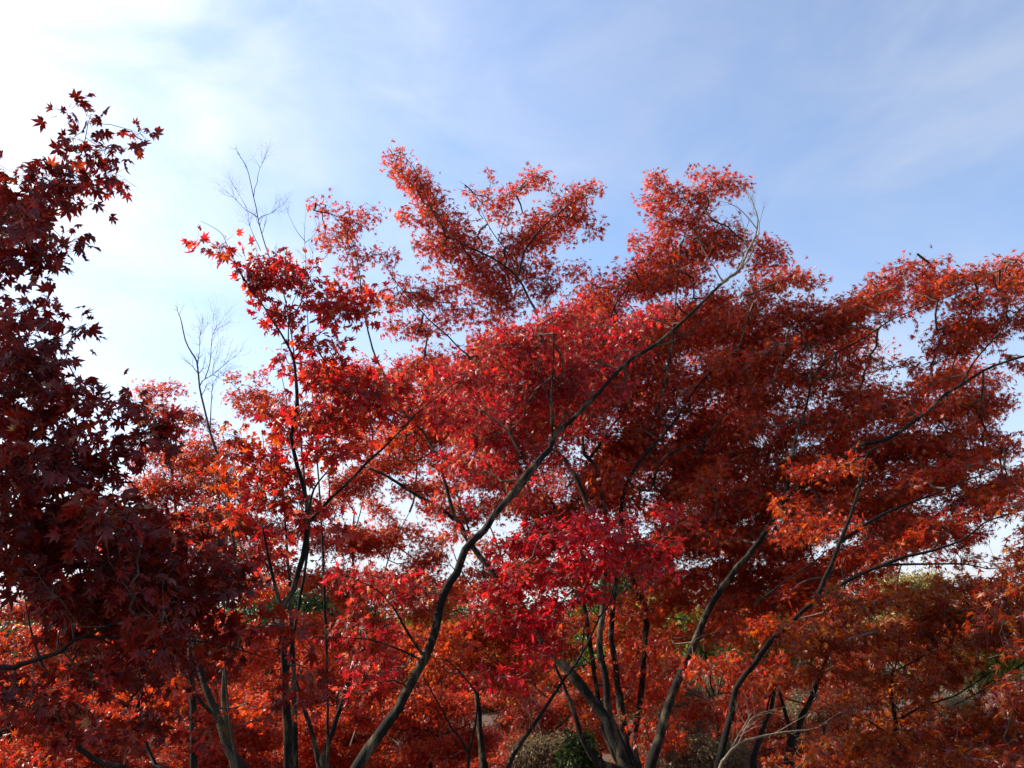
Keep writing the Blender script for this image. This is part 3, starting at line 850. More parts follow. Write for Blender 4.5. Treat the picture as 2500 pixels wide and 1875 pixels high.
# ---- right-hand limb of the clump: a stem of its own leaning right
make_tree('maple_tree', 'spreading maple whose thick dark trunk leans right, filling the upper right', 'tree',
    [('T', [1590,1868, 1640,1700, 1685,1595, 1730,1487, 1751,1452, 1800,1386, 1850,1326, 1911,1228, 1925,1152, 1938,1090, 1952,1040, 1971,987, 1980,923, 1982,866, 1971,835, 1952,809, 1900,780], 6.6, 7.0, 58, 5),
     ('b', [1915,1220, 1960,1185, 2006,1155, 2060,1120, 2097,1085, 2164,1073, 2262,1006, 2310,960, 2344,942, 2400,905, 2449,885, 2500,870], 0, 6.6, 34, 12),
     ('b', [2344,942, 2379,882, 2433,819, 2500,746, 2560,700], 0, 6.6, 14, 5),
     ('b', [1983,926, 2021,876, 2060,850, 2116,822, 2170,784, 2243,752, 2338,715, 2440,660, 2480,640], 0, 6.9, 12, 2),
     ('b', [2170,784, 2180,740, 2190,700, 2230,640, 2240,620], 0, 6.9, 6, 2),
     ('b', [1952,809, 1900,790, 1840,740, 1800,700], 0, 7.2, 6, 3),
     ('b', [1685,1595, 1700,1560, 1760,1540], 0, 6.4, 8, 3),
     ('b', [1751,1452, 1755,1400, 1757,1330], 0, 6.4, 7, 3),
     ('b', [2097,1085, 2091,1050, 2090,1020], 0, 6.7, 10, 4)],
    [(1830,700,1960,690,39.1,7.1,7.1,0.648),(1960,680,2020,700,32.2,7.1,7.1,0.612),(1820,760,1990,750,48.3,7.1,7.1,0.684),(1950,800,2080,790,39.1,7,7,0.612),(2050,750,2160,720,43.7,6.9,6.9,0.72),
     (2120,680,2240,660,29.9,6.9,6.9,0.612),(2160,640,2310,638,17.25,6.9,6.9,0.288),(2180,700,2340,680,46,6.9,6.9,0.684),(2320,670,2400,670,29.9,6.9,6.9,0.576),(2340,720,2440,730,46,6.8,6.8,0.648),
     (2440,690,2500,680,32.2,6.8,6.8,0.432),(2440,640,2500,630,25.3,6.8,6.8,0.324),(2460,780,2530,780,57.5,6.7,6.7,0.648),(2080,800,2240,780,32.2,6.9,6.9,0.504),(2300,790,2420,800,43.7,6.8,6.8,0.648),(2290,850,2400,860,41.4,6.8,6.8,0.648),
     (2160,890,2300,895,17.25,6.9,6.9,0.648),(2080,880,2140,870,25.3,7,7,0.504),(1850,850,2040,850,51.75,7,7,0.576),(1830,930,2100,920,41.4,7,7,0.576),(2100,960,2200,980,23,6.9,6.9,0.648),(2240,950,2400,960,41.4,6.7,6.7,0.72),
     (2400,960,2450,990,34.5,6.6,6.6,0.648),(2120,1010,2400,1010,43.7,6.6,6.6,0.792),(1830,1010,2060,1010,41.4,6.9,6.9,0.504),(2400,1060,2440,1070,34.5,6.7,6.7,0.648),(2100,1080,2400,1090,39.1,6.8,6.8,0.576),
     (1780,1120,1900,1130,57.5,7.5,7.5,0.576),(1760,1230,1880,1220,55.2,7.4,7.4,0.576),(1660,1300,1800,1320,46,7.1,7.1,0.576),(2460,880,2530,900,29.9,6.6,6.6,0.504),(1760,880,1830,900,46,7,7,0.576),
     *fill([1780,860,2150,900,2440,900,2440,1130,1800,1260],22,38,55,60,140,-.7,.1,7.8,8.7,.42,[(2200,850,42)]),
     *fill([1800,720,2080,730,2470,680,2500,830,2430,1100,2000,1120,1800,1250,1650,1300],32,28,50,40,140,-.8,.1,7.2,7.9,.8,[(2200,850,42),(2480,960,40)]),
     (1700,1200,1760,1150,46,6.9,6.9,0.432),(1740,1370,1840,1390,28.75,7.2,7.2,0.504),(1640,1540,1800,1560,25.3,6.9,6.9,0.576),(1760,1480,1850,1500,23,6.9,6.9,0.576),(1690,1620,1900,1640,27.6,6.1,6.1,0.72),(1750,1660,1850,1650,16.1,6.1,6.1,0.576)],
    leaf=.074, pal=DARKRED, pal2=EMBER, back=1.4, lod='mid', lai=2.3, per=8, flat=.58, dry=.12, bark=M_BARK, srad=2.1, twig_r=.0016)

# ---- maple on the right with long rising limbs
make_tree('maple_tree', 'dark red maple on the right with long limbs sweeping low toward the right edge', 'tree',
    [('T', [1755,1868, 1772,1785, 1782,1751, 1796,1681, 1841,1622, 1879,1570, 1935,1515, 1990,1468, 2063,1421, 2148,1383, 2200,1379, 2275,1377, 2357,1377, 2410,1388, 2465,1383], 5.9, 6.0, 42, 5),
     ('b', [1985,1465, 2002,1440, 2028,1380, 2053,1316, 2075,1260, 2104,1174, 2113,1120, 2125,1100, 2151,1089], 0, 6.4, 30, 8),
     ('b', [2053,1323, 2090,1298, 2132,1269, 2202,1234, 2259,1215, 2338,1180, 2450,1140], 0, 6.5, 22, 4),
     ('b', [2148,1383, 2210,1360, 2275,1345, 2354,1316, 2401,1278, 2440,1262, 2480,1250, 2540,1235], 0, 6.1, 18, 6),
     ('b', [2063,1421, 2055,1385, 2058,1360], 0, 6.0, 12, 5),
     ('b', [2275,1345, 2300,1310, 2320,1290], 0, 6.2, 8, 3),
     ('b', [1840,1480, 1850,1470, 1930,1410, 1990,1370, 2020,1340], 0, 6.0, 12, 4),
     ('b', [2357,1377, 2400,1372, 2440,1378, 2490,1372], 0, 6.0, 5, 3)],
    [(1940,1140,2100,1150,41.8,6.4,6.4,0.64),(2150,1150,2330,1130,39.6,6.5,6.5,0.8),(2330,1130,2470,1120,37.4,6.5,6.5,0.72),(1900,1230,2100,1230,39.6,6.4,6.4,0.64),(2130,1210,2350,1200,41.8,6.5,6.5,0.8),(2380,1200,2480,1190,30.8,6.4,6.4,0.72),
     (2340,1250,2500,1240,28.6,6.2,6.2,0.8),(1920,1310,2100,1290,41.8,6.2,6.2,0.72),(2120,1290,2330,1280,44,6.3,6.3,0.88),(1880,1390,2040,1390,37.4,6.9,6.4,0.8),(2060,1350,2250,1340,33,6.1,6.1,0.72),(2290,1320,2400,1310,26.4,6.1,6.1,0.72),
     (2280,1370,2400,1365,14.3,6,6,0.56),(2400,1370,2460,1365,8.8,6,6,0.4),(1860,1450,2020,1460,37.4,7,6.5,0.8),(1820,1300,1900,1300,37.4,7.2,7.2,0.72),
     *fill([1700,1230,2440,1160,2380,1290,2230,1340,2050,1440,1650,1480],24,32,50,60,150,-.5,.1,7.7,8.6,.5,[(2400,1360,50)]),
     *fill([1780,1130,2440,1080,2470,1200,2360,1280,2230,1330,1900,1500,1700,1480],30,26,46,60,160,-.7,.0,6.9,7.7,.85,[(2400,1350,50)]),
     (2040,1450,2200,1440,30.8,5.9,5.9,0.64),(1800,1540,1950,1530,28.6,6.8,6.3,0.8)],
    leaf=.070, pal=DARKRED, pal2=EMBER, back=1.2, lod='mid', lai=2.3, per=8, flat=.78, dry=.03, bark=M_DARK, srad=2.3, twig_r=.0015)

# ---- low orange-brown maple bottom right
make_tree('maple_tree', 'low shaded orange-brown maple in the bottom right corner with flat horizontal layers of leaves', 'tree',
    [('T', [2178,1875, 2180,1820, 2188,1761, 2180,1720, 2174,1681, 2181,1636], 5.0, 5.0, 36, 16),
     ('b', [2186,1636, 2160,1605, 2143,1570, 2140,1520], 0, 5.0, 8, 3),
     ('b', [2184,1636, 2194,1590, 2196,1550, 2198,1480], 0, 5.1, 8, 3),
     ('b', [2190,1636, 2237,1612, 2275,1581, 2323,1522, 2360,1470], 0, 4.9, 10, 3),
     ('b', [2190,1760, 2260,1720, 2330,1700, 2420,1640], 0, 4.8, 14, 5),
     ('b', [2180,1800, 2120,1760, 2060,1740, 1990,1700], 0, 5.0, 12, 4),
     ('b', [2185,1780, 2300,1790, 2400,1770, 2480,1740], 0, 4.7, 12, 4)],
    [(2000,1480,2200,1480,34,5.1,5.1,0.72),(2220,1440,2440,1430,30,5.2,5.2,0.66),(2250,1490,2480,1490,34,5,5,0.72),(2100,1540,2350,1540,30,5,5,0.60),(1960,1560,2090,1570,30,5.1,5.1,0.66),(2380,1560,2500,1560,24,4.9,4.9,0.42),
     (2130,1600,2380,1600,26,5,5,0.66),(1900,1640,2110,1640,26,5.1,5.1,0.60),(2130,1660,2330,1660,24,4.9,4.9,0.66),(2050,1710,2260,1710,20,4.9,4.9,0.54),(2360,1690,2420,1700,16,4.8,4.8,0.42),
     (2000,1770,2160,1790,20,4.9,4.9,0.48),(2200,1770,2500,1760,26,4.8,4.8,0.66),(1980,1830,2120,1840,26,4.8,4.8,0.60),(2180,1830,2330,1830,24,4.7,4.7,0.60),(2380,1790,2520,1800,20,4.6,4.6,0.60),(2440,1410,2520,1400,22,5.2,5.2,0.48),*fill([1880,1560,1980,1470,2500,1430,2520,1800,2500,1880,1900,1880,1980,1700],30,11,21,80,210,-.3,.12,4.7,6.4,1.0,[(2440,1650,45),(2320,1740,25),(2010,1710,25)])],
    leaf=.066, pal=RUST, pal2=DIM, lod='mid', lai=2.6, per=12, flat=.85, dry=.02, bark=M_DARK, srad=2.4, twig_r=.0014)

# ---- maroon maple reaching in from the right edge
make_tree('maple_tree', 'deep maroon maple reaching in from the right edge low down, trunk outside the frame', 'tree',
    [('T', [2900,1700, 2880,1500, 2850,1350], 5.2, 5.2, 90, 60),
     ('b', [2890,1600, 2700,1580, 2600,1590, 2500,1595, 2410,1608], 0, 4.6, 26, 6),
     ('b', [2890,1620, 2600,1560, 2500,1619, 2444,1657, 2375,1699, 2330,1720], 0, 4.5, 24, 5),
     ('b', [2880,1500, 2700,1470, 2560,1450, 2480,1440], 0, 4.8, 20, 5),
     ('b', [2880,1520, 2750,1760, 2600,1820, 2450,1800, 2350,1840], 0, 4.2, 20, 4)],
    [(2460,1440,2600,1440,36,4.8,4.8,.9),(2470,1690,2560,1680,46,4.3,4.3,1.2),(2420,1740,2520,1760,24,4.3,4.3,1),(2460,1500,2560,1510,26,4.7,4.7,.9),(2320,1850,2460,1860,12,4.2,4.2,.8),(2560,1300,2900,1300,120,5.2,5.2,.7),(2600,1600,2900,1650,120,4.6,4.8,.6),
     (2480,1350,2540,1350,30,5,5,.8),*fill([2380,1400,2520,1360,2520,1880,2300,1880,2420,1640],14,14,24,60,160,-.3,.1,4.3,5.0,.9,[(2430,1650,40)])],
    leaf=.066, pal=MAROON, pal2=RUST, lod='mid', lai=2.5, per=11, flat=.75, dry=.02, bark=M_DARK, srad=2.2, twig_r=.0014)

# ---- tall pale bare tree left, and the bare top behind the slender maple
make_tree('bare_tree', 'tall leafless pale tree on the left with upright forked stems above the red crowns', 'tree',
    [('T', [572,1868, 552,1790, 548,1650, 566,1500, 572,1350, 562,1270, 554,1194, 551,1162, 532,1112, 513,1055, 497,991, 487,944, 481,884, 468,862, 452,830, 443,786], 7.4, 7.2, 34, 7),
     ('b', [487,944, 495,930, 506,922, 519,915, 545,893, 563,877, 575,870], 0, 6.5, 7, 2),
     ('b', [500,926, 509,900, 513,881, 515,850, 519,817, 528,800, 538,786], 0, 6.6, 6, 2),
     ('b', [513,1045, 516,990, 519,944, 530,920, 545,905], 0, 6.4, 8, 2),
     ('b', [483,890, 487,860, 487,830, 490,810], 0, 6.6, 4, 2)],
    [], bark=M_GREY, bare=(12,.40,.006,3,.45))
make_tree('bare_tree', 'thin leafless treetop standing highest against the sky behind the slender maple', 'tree',
    [('T', [707,1868, 706,1780, 700,1650, 735,1450, 752,1300, 737,1100, 722,900, 700,750, 680,680, 655,621, 639,571, 630,533, 625,505, 619,480, 607,425, 600,404, 588,384, 580,372], 6.0, 6.4, 22, 4),
     ('b', [619,482, 622,460, 628,444, 631,422, 640,400, 650,378], 0, 6.4, 5, 1.5),
     ('b', [628,530, 614,520, 601,514, 585,497, 570,482, 547,463], 0, 6.3, 5, 1.5),
     ('b', [631,537, 640,528, 655,523, 672,515, 690,498], 0, 6.3, 5, 1.5),
     ('b', [605,514, 595,495, 580,470, 574,458], 0, 6.3, 3, 1.2),
     ('b', [636,612, 622,580, 610,552, 606,520], 0, 6.3, 5, 1.5)],
    [], bark=M_BARK, bare=(9,.28,.005,3,.68))
make_tree('bare_tree', 'thin leafless treetop with forked grey twigs between the slender maple and the high red crown', 'tree',
    [('T', [790,1400, 780,1200, 765,1000, 752,800, 747,664, 746,630, 744,588, 744,560, 745,540], 6.6, 6.8, 14, 2),
     ('b', [744,588, 725,565, 712,540, 703,520, 700,506], 0, 6.8, 4, 1.2),
     ('b', [744,592, 760,582, 772,565, 778,548], 0, 6.8, 4, 1.2),
     ('b', [754,667, 765,655, 776,648, 800,620, 820,594, 832,560], 0, 6.7, 6, 1.5),
     ('b', [757,690, 762,640, 765,600], 0, 6.7, 4, 1.2)],
    [], bark=M_BARK, bare=(6,.26,.005,3,.7))

# ---- mid-distance maples behind, left to right
def mid_maple(label, limbs, crowns, **kw):
    a = dict(leaf=.070, pal=RED, pal2=SCARLET, lod='far', lai=2.4, per=12, flat=.5, dry=.12, bark=M_BARK, srad=2.0, twig_r=.0018)
    a.update(kw)
    return make_tree('maple_tree', label, 'tree', limbs, crowns, **a)

mid_maple('brownish red maple with a rounded top behind the tall pale bare tree on the left',
    [('T', [470,1700, 460,1500, 440,1350, 425,1200, 410,1080, 400,1000, 395,940], 9.0, 9.6, 36, 4), ('b', [440,1350, 380,1250, 350,1150, 330,1080], 0, 9.4, 16, 4),
     ('b', [425,1200, 480,1100, 500,1040], 0, 9.5, 12, 3), ('b', [450,1400, 540,1300, 600,1200, 620,1120], 0, 9.2, 14, 3), ('b', [455,1450, 350,1400, 260,1350], 0, 9.0, 12, 3)],
    [(360,960,420,950,36,9.6,9.6,.8),(350,1010,460,1010,38,9.5,9.5,.8),(470,1010,520,1050,28,9.5,9.5,.6),(330,1090,400,1110,34,9.4,9.4,.6),(440,1120,540,1130,45,9.4,9.4,.8),*fill([330,1080,560,1080,680,1180,700,1400,330,1420],14,30,45,30,100,-.3,.3,8.9,9.6,.8,[(640,1130,40)]),
     (330,1200,520,1200,50,9.3,9.3,.8),(560,1180,660,1200,45,9.2,9.2,.8),(350,1290,660,1280,50,9.2,9.2,.9),(250,1350,500,1370,60,9,9,.8),(520,1370,700,1380,50,9,9,.9)], dry=.22, lai=1.9)
mid_maple('sparse red maple with a rounded crown edge left of the slender dark trunk',
    [('T', [720,1800, 715,1600, 705,1400, 690,1200, 672,1080, 650,1010, 610,950], 8.6, 8.8, 30, 4), ('b', [690,1200, 650,1120, 640,1050], 0, 8.8, 10, 3),
     ('b', [672,1080, 700,1000, 690,930, 680,900], 0, 8.9, 9, 3), ('b', [640,1000, 590,960, 560,930], 0, 8.8, 7, 2)],
    [(560,920,640,915,22,8.8,8.8,.6),(570,970,690,960,36,8.8,8.8,.9),(600,1010,700,1010,32,8.8,8.8,.9),(670,1070,720,1080,32,8.8,8.8,.8),(680,1150,740,1160,30,8.7,8.7,.7)], dry=.3, lai=1.9)
mid_maple('scarlet maple seen between the slender trunk and the diagonal trunk, thin stems forking low',
    [('T', [780,1868, 763,1800, 740,1720, 718,1640], 8.8, 9.0, 30, 10), ('T', [790,1868, 787,1848, 808,1796, 839,1699, 860,1600, 865,1450, 860,1330, 865,1250], 8.7, 9.2, 34, 8),
     ('b', [839,1699, 900,1560, 930,1430, 960,1330, 1000,1250], 0, 9.3, 16, 4), ('b', [862,1560, 840,1420, 800,1330], 0, 9.2, 12, 3), ('b', [865,1300, 880,1250, 890,1200, 895,1160], 0, 9.2, 8, 3)],
    [(880,1130,980,1140,38,8.9,8.9,.6),(980,1190,1060,1200,30,8.9,8.9,.6),(830,1190,900,1200,30,8.8,8.8,.6),(1040,1240,1090,1250,24,8.9,8.9,.6),*fill([760,880,900,880,1160,900,1160,1200,960,1220,760,1180],16,30,48,30,110,-.4,.4,8.6,9.4,.75,[(970,1260,35),(850,1180,25)]),
     (780,1220,900,1200,40,9.1,9.1,.8),(850,1150,900,1160,25,9.2,9.2,.5),(900,1230,960,1260,30,9.2,9.2,.7),(780,1310,960,1330,50,9.1,9.1,1),(960,1280,1080,1310,28,9.3,9.3,.7),(960,1390,1060,1380,45,9.2,9.2,1),
     (760,1420,930,1430,50,9,9,1),(950,1480,1080,1480,40,9.1,9.1,1),(740,1530,930,1540,50,8.9,8.9,1),(1040,1420,1110,1440,35,9.2,9.2,.8)], pal=SCARLET)
mid_maple('orange tinted maple behind the diagonal trunk below the sky gap, dark limbs crossing it',
    [('T', [1180,1868, 1170,1750, 1160,1600, 1190,1480, 1230,1400, 1210,1320, 1180,1250], 9.6, 10.2, 40, 6), ('b', [1190,1480, 1130,1400, 1100,1330], 0, 10, 14, 4), ('b', [1230,1400, 1300,1320, 1340,1260], 0, 10, 14, 4),
     ('b', [1160,1620, 1080,1560, 1020,1500], 0, 9.6, 12, 4)],
    [(1050,1440,1200,1450,36,9.8,9.8,1),(1150,1330,1260,1330,22,10,10,.6),(1270,1330,1400,1300,45,10,10,.8),(1230,1420,1400,1420,45,9.9,9.9,1),(1080,1540,1300,1550,50,9.7,9.7,1.1),(1040,1630,1300,1640,50,9.6,9.6,1),
     (1060,1250,1120,1240,30,10.2,10.2,.6),(1060,1180,1100,1190,22,10.2,10.2,.5)], pal=SCARLET, pal2=ORANGE, dry=.03)
mid_maple('red maple behind the two forked mossy stems at the lower left',
    [('T', [586,1868, 555,1820, 534,1757, 516,1716, 492,1647, 478,1595, 470,1540], 6.6, 6.9, 62, 22), ('b', [530,1745, 500,1725, 475,1692, 457,1664, 440,1640], 0, 6.7, 26, 12), ('b', [535,1760, 530,1700, 528,1650], 0, 6.8, 10, 4),
     ('b', [478,1595, 500,1500, 540,1430], 0, 7.2, 14, 4), ('b', [440,1640, 400,1560, 360,1500], 0, 7.0, 10, 4)],
    [(560,1440,680,1450,36,7.2,7.2,.7),(480,1520,640,1530,36,7.1,7.1,.8),(560,1620,680,1610,36,7.1,7.1,.8),(600,1720,680,1730,34,7,7,.7)], bark=M_MOSS, lod='mid', dry=.04, leaf=.066)
mid_maple('maple in the lower left corner with thin dark trunk curving through dim red leaves',
    [('T', [300,1875, 256,1868, 194,1827, 149,1768, 128,1681, 107,1629, 90,1588, 71,1522, 60,1450], 5.6, 6.0, 30, 8), ('b', [160,1790, 120,1750, 80,1730], 0, 5.8, 12, 4), ('b', [107,1629, 60,1590, 20,1560], 0, 6, 8, 3), ('b', [128,1681, 180,1650, 230,1640], 0, 5.9, 8, 3)],
    [(0,1560,80,1560,34,6,6,.7),(0,1680,130,1700,30,5.9,5.9,.7),(130,1670,260,1680,26,5.9,5.9,.7),(0,1840,200,1850,34,5.6,5.6,.7),(240,1750,340,1780,36,5.7,5.7,.6)], pal=DARKRED, pal2=DIM, bark=M_DARK, lod='mid', dry=.03)
mid_maple('thin dark maple stem rising to the left of the mossy forked stems',
    [('T', [400,1875, 381,1868, 347,1785, 333,1685, 295,1650, 256,1605, 215,1556, 190,1500], 5.9, 6.2, 22, 5), ('b', [345,1780, 330,1740, 345,1700, 350,1650], 0, 6.0, 14, 8), ('b', [333,1690, 380,1640, 420,1600], 0, 6.2, 8, 3)],
    [(260,1560,380,1570,28,6.1,6.1,.7),(230,1700,330,1710,24,6,6,.6),(380,1660,440,1680,26,6,6,.6)], pal=SCARLET, bark=M_DARK, lod='mid', dry=.02)

# ---- background maples closing the view at the bottom
BG = [
 ('wide orange-red maple behind the clump, its thin flat sprays hiding the dry shrubs', 1760,1870,10.2, EMBER, DIM, fill([1330,1520,2080,1480,2140,1860,1250,1870],38,14,26,50,130,-.3,.2,9.6,10.8,1.0,[(1720,1600,40),(1700,1690,20)])),
 ('far rusty maple low at the right under the orange-brown one', 2300,1870,11.5, RUST, DIM, fill([2050,1500,2500,1440,2500,1780,2060,1870],20,14,24,50,130,-.3,.2,11,12,.9,[(2440,1660,50),(2330,1740,40)])),
 ('far scarlet maple standing low across the gap between slender and diagonal trunks', 900,1860,15.5, SCARLET, RED, [(620,1700,1150,1700,60),(600,1800,1180,1800,60),(640,1600,1150,1600,50),(650,1860,1100,1860,40)] + [(x, 1868, x + 90, 1866, 22, 12.2, 12.2, 1.0) for x in range(600, 1300, 80)]),
 ('far red maple low at the left, seen through the dark foreground leaves', 300,1860,15.0, DARKRED, DIM, [(0,1650,560,1650,60),(0,1760,600,1760,60),(0,1850,600,1850,50),(100,1560,540,1560,45)] + [(x, 1866, x + 90, 1868, 24, 11.8, 11.8, 1.0) for x in range(-40, 640, 80)]),
 ('far dull red maple low behind the foot of the multi-stemmed clump', 1400,1860,17.0, PINK, RED, [(1150,1700,1480,1710,45),(1150,1790,1500,1800,50),(1200,1860,1600,1870,40)] + [(x, 1868, x + 90, 1864, 20, 11.0, 11.0, .9) for x in range(1500, 2350, 80)]),
 ('background maple in bright scarlet at the bottom between the mossy stems and the slender trunk', 600,1875,11.0, RED, SCARLET, [(430,1780,680,1790,45),(440,1850,700,1860,40),(560,1700,700,1700,40),(380,1700,520,1680,40)]),
 ('background maple glowing orange-red at the very bottom left of the diagonal trunk', 810,1875,12.0, SCARLET, RED, [(720,1640,900,1650,45),(720,1740,900,1750,50),(720,1840,880,1850,40),(900,1700,960,1680,30),(700,1560,950,1560,45)]),
 ('background maple glowing orange-red right of the foot of the diagonal trunk', 1050,1875,11.5, SCARLET, RED, [(960,1760,1140,1750,45),(940,1840,1180,1850,45),(1020,1700,1140,1700,30),(1130,1790,1200,1800,30)]),
 ('low dim red maple against the bottom left corner behind all others', 120,1875,11.5, DIM, RED, [(20,1620,160,1600,32),(0,1720,200,1740,36),(60,1820,350,1830,40),(200,1480,330,1500,30),(0,1500,120,1480,26)]),
 ('background maple with dusty pink-red leaves at the bottom right of centre', 1330,1875,13.0, PINK, RED, [(1260,1720,1400,1730,40),(1240,1800,1420,1810,45),(1260,1860,1440,1865,30),(1200,1700,1260,1680,30)]),
 ('background maple with red leaves seen between the stems of the clump', 1600,1875,13.0, SCARLET, RED, [(1510,1580,1640,1600,30),(1520,1670,1600,1680,25),(1620,1720,1700,1730,26),(1660,1780,1740,1790,24)]),
 ('dark red background maple behind the trunk on the right', 1830,1875,12.0, RED, PINK, [(1790,1690,1950,1700,36),(1780,1780,1950,1800,40),(1830,1850,1960,1850,36),(1950,1650,2050,1660,26)]),
 ('distant maple with dull red leaves at bottom right beside the dry shrubs', 2080,1875,13.5, PINK, DARKRED, [(2050,1830,2250,1840,40),(2080,1770,2180,1770,30),(2200,1860,2380,1865,26)]),
]
for lab, bx, by, Y, p1, p2, cr in BG:
    top = min(c[1] for c in cr) - 10; xm = sum((c[0] + c[2]) / 2 for c in cr) / len(cr)
    mid_maple(lab, [('T', [bx, by, (bx * 2 + xm) / 3, by * .6 + top * .4, xm, top * .8 + by * .2, xm + 15, top], Y, Y + .3, 26, 5),
        ('b', [(bx * 2 + xm) / 3, by * .6 + top * .4, xm - 70, top + 60, xm - 110, top + 10], 0, Y + .4, 12, 3),
        ('b', [(bx * 2 + xm) / 3, by * .6 + top * .4, xm + 70, top + 70, xm + 100, top + 20], 0, Y - .3, 12, 3)],
        [(*c, Y, Y, .95) if len(c) == 5 else c for c in cr], pal=p1, pal2=p2, dry=.03, lai=2.6, flat=.6, per=12)

# ---- bare-stemmed young maples that cross the lower right
make_tree('maple_tree', 'Y-forked dark maple trunk at the bottom right of centre with a thin crown', 'tree',
    [('T', [1930,1875, 1925,1860, 1932,1803, 1942,1796, 1959,1747, 1987,1692, 2025,1591, 2042,1550, 2074,1508], 8.2, 8.6, 44, 12), ('b', [1932,1803, 1921,1750, 1907,1705, 1900,1660], 0, 8.4, 26, 14), ('b', [2025,1591, 2045,1575, 2064,1560, 2090,1545], 0, 8.4, 12, 4)],
    [(1900,1560,2100,1560,34,8.6,8.6,.6),(1980,1480,2120,1490,26,8.8,8.8,.6)], pal=ORANGE, bark=M_DARK, lod='far', leaf=.07, lai=2, flat=.7)
make_tree('bare_tree', 'low pale bare branchy tree curving right across the stems at bottom right', 'tree',
    [('T', [1755,1880, 1769,1851, 1803,1816, 1838,1803, 1890,1792, 1942,1785, 1994,1778, 2029,1754, 2067,1730, 2085,1715], 5.5, 5.4, 18, 4), ('b', [1803,1816, 1815,1790, 1830,1760, 1860,1740, 1920,1725], 0, 5.4, 9, 3), ('b', [1780,1840, 1800,1800, 1815,1775], 0, 5.5, 10, 5), ('b', [1890,1792, 1960,1750, 2010,1720, 2060,1690], 0, 5.5, 6, 2)],
    [], bark=M_PALE, bare=(5,.25,.003,2,.4), thick=1.0)
make_tree('maple_tree', 'dark upright stem with mottled bark right of the low pale bare tree', 'tree',
    [('T', [1840,1875, 1838,1860, 1855,1799, 1870,1760, 1883,1733, 1890,1690], 7.6, 7.8, 40, 18), ('b', [1870,1760, 1880,1700, 1920,1650], 0, 7.9, 14, 5)],
    [(1840,1640,1960,1650,26,7.8,7.8,.7)], pal=DARKRED, bark=M_DARK, lod='far', leaf=.07, lai=2, flat=.7)
make_tree('maple_sapling', 'small near sapling with forked dark stem curving between diagonal trunk and clump at the bottom', 'tree',
    [('T', [1144,1875, 1144,1841, 1161,1768, 1165,1699, 1150,1675, 1137,1657, 1096,1615, 1060,1608], 5.0, 4.9, 16, 7), ('b', [1144,1841, 1125,1805, 1103,1778, 1085,1745, 1075,1726, 1055,1690, 1033,1650], 0, 4.8, 14, 6)],
    [(1090,1560,1150,1570,20,4.9,4.9,.5),(1030,1560,1080,1570,18,4.9,4.9,.4)], pal=SCARLET, bark=M_DARK, lod='near', leaf=.066, lai=1.6, per=7, flat=.6, petiole=True, srad=1.7)

# ---- green growth and dry shrubs behind
def bush(kind, label, cat, x, y, Y, w, h, pal, leaf=.09, lai=3.0, group=None, mat=None, bark=M_DARK, flat=.3, bare=None, per=14):
    r = min(w, h) / 2
    cr = [(x - w / 2 + r, y, x + w / 2 - r + 1, y, r, Y, Y, 1.0), (x - w * .22, y - h * .25, x + w * .2, y - h * .3, r * .55, Y, Y, .8), (x - w * .3, y + h * .3, x + w * .3, y + h * .35, r * .7, Y, Y, .8)]
    return make_tree(kind, label, cat, [('T', [x, y + h * .75, x + 4, y + h * .2, x - 3, y - h * .3], Y, Y, 12, 4), ('b', [x, y + h * .5, x + w * .25, y, x + w * .3, y - h * .2], 0, Y, 7, 2), ('b', [x, y + h * .4, x - w * .25, y, x - w * .3, y - h * .25], 0, Y, 7, 2)],
        cr, leaf=leaf, pal=pal, lod='oval', lai=lai, per=per, flat=flat, dry=0, bark=bark, leafmat=mat or M_GREEN, group=group, srad=2.2, twig_r=.003, bare=bare, crown_name='foliage')

bush('green_tree', 'yellow-green broadleaf tree glimpsed behind the clump stems right of centre', 'tree', 1640,1590,17,330,210, YELLOWGREEN, .10, 2.6)
bush('green_tree', 'dark green tree glimpsed low behind the clump stems', 'tree', 1560,1530,22,360,220, GREEN, .12, 2.6)
bush('green_tree', 'dark green tree behind the right trunk near the bottom', 'tree', 1830,1600,24,330,260, GREEN, .12, 2.6)
bush('green_tree', 'yellow-green tree glimpsed behind the fork of the diagonal trunk', 'tree', 1060,1560,18,240,150, YELLOWGREEN, .10, 2.4)
bush('green_tree', 'dark green tree in the bottom left corner behind the dim red maples', 'tree', 60,1700,16,360,330, EVERGREEN, .11, 2.6)
bush('green_tree', 'dark green tree behind the mossy stems at lower left', 'tree', 420,1620,22,420,280, EVERGREEN, .12, 2.6)
bush('green_tree', 'yellowing tree with a tan top seen through the leaves at right, below the sky gap', 'tree', 2210,1470,19,330,170, [(3,(.42,.32,.12)),(2,(.30,.24,.08)),(1,(.2,.1,.04))], .09, 1.6)
bush('green_tree', 'dark green tree far behind the middle of the bottom edge', 'tree', 800,1600,26,520,260, EVERGREEN, .14, 2.6)
bush('green_tree', 'round dark green tree behind the clump at the bottom, right of the diagonal trunk', 'tree', 1250,1620,26,420,240, GREEN, .14, 2.6)
bush('green_tree', 'dark green tree beyond the orange-brown maple at right', 'tree', 2080,1620,28,330,180, GREEN, .14, 2.4)
bush('green_tree', 'green tree beside the meadow at the far right', 'tree', 2370,1590,30,330,110, YELLOWGREEN, .14, 2.2)
bush('green_shrub', 'glossy dark green shrub at the foot of the background behind the leftmost clump stem', 'shrub', 1415,1840,9,90,110, EVERGREEN, .06, 3)
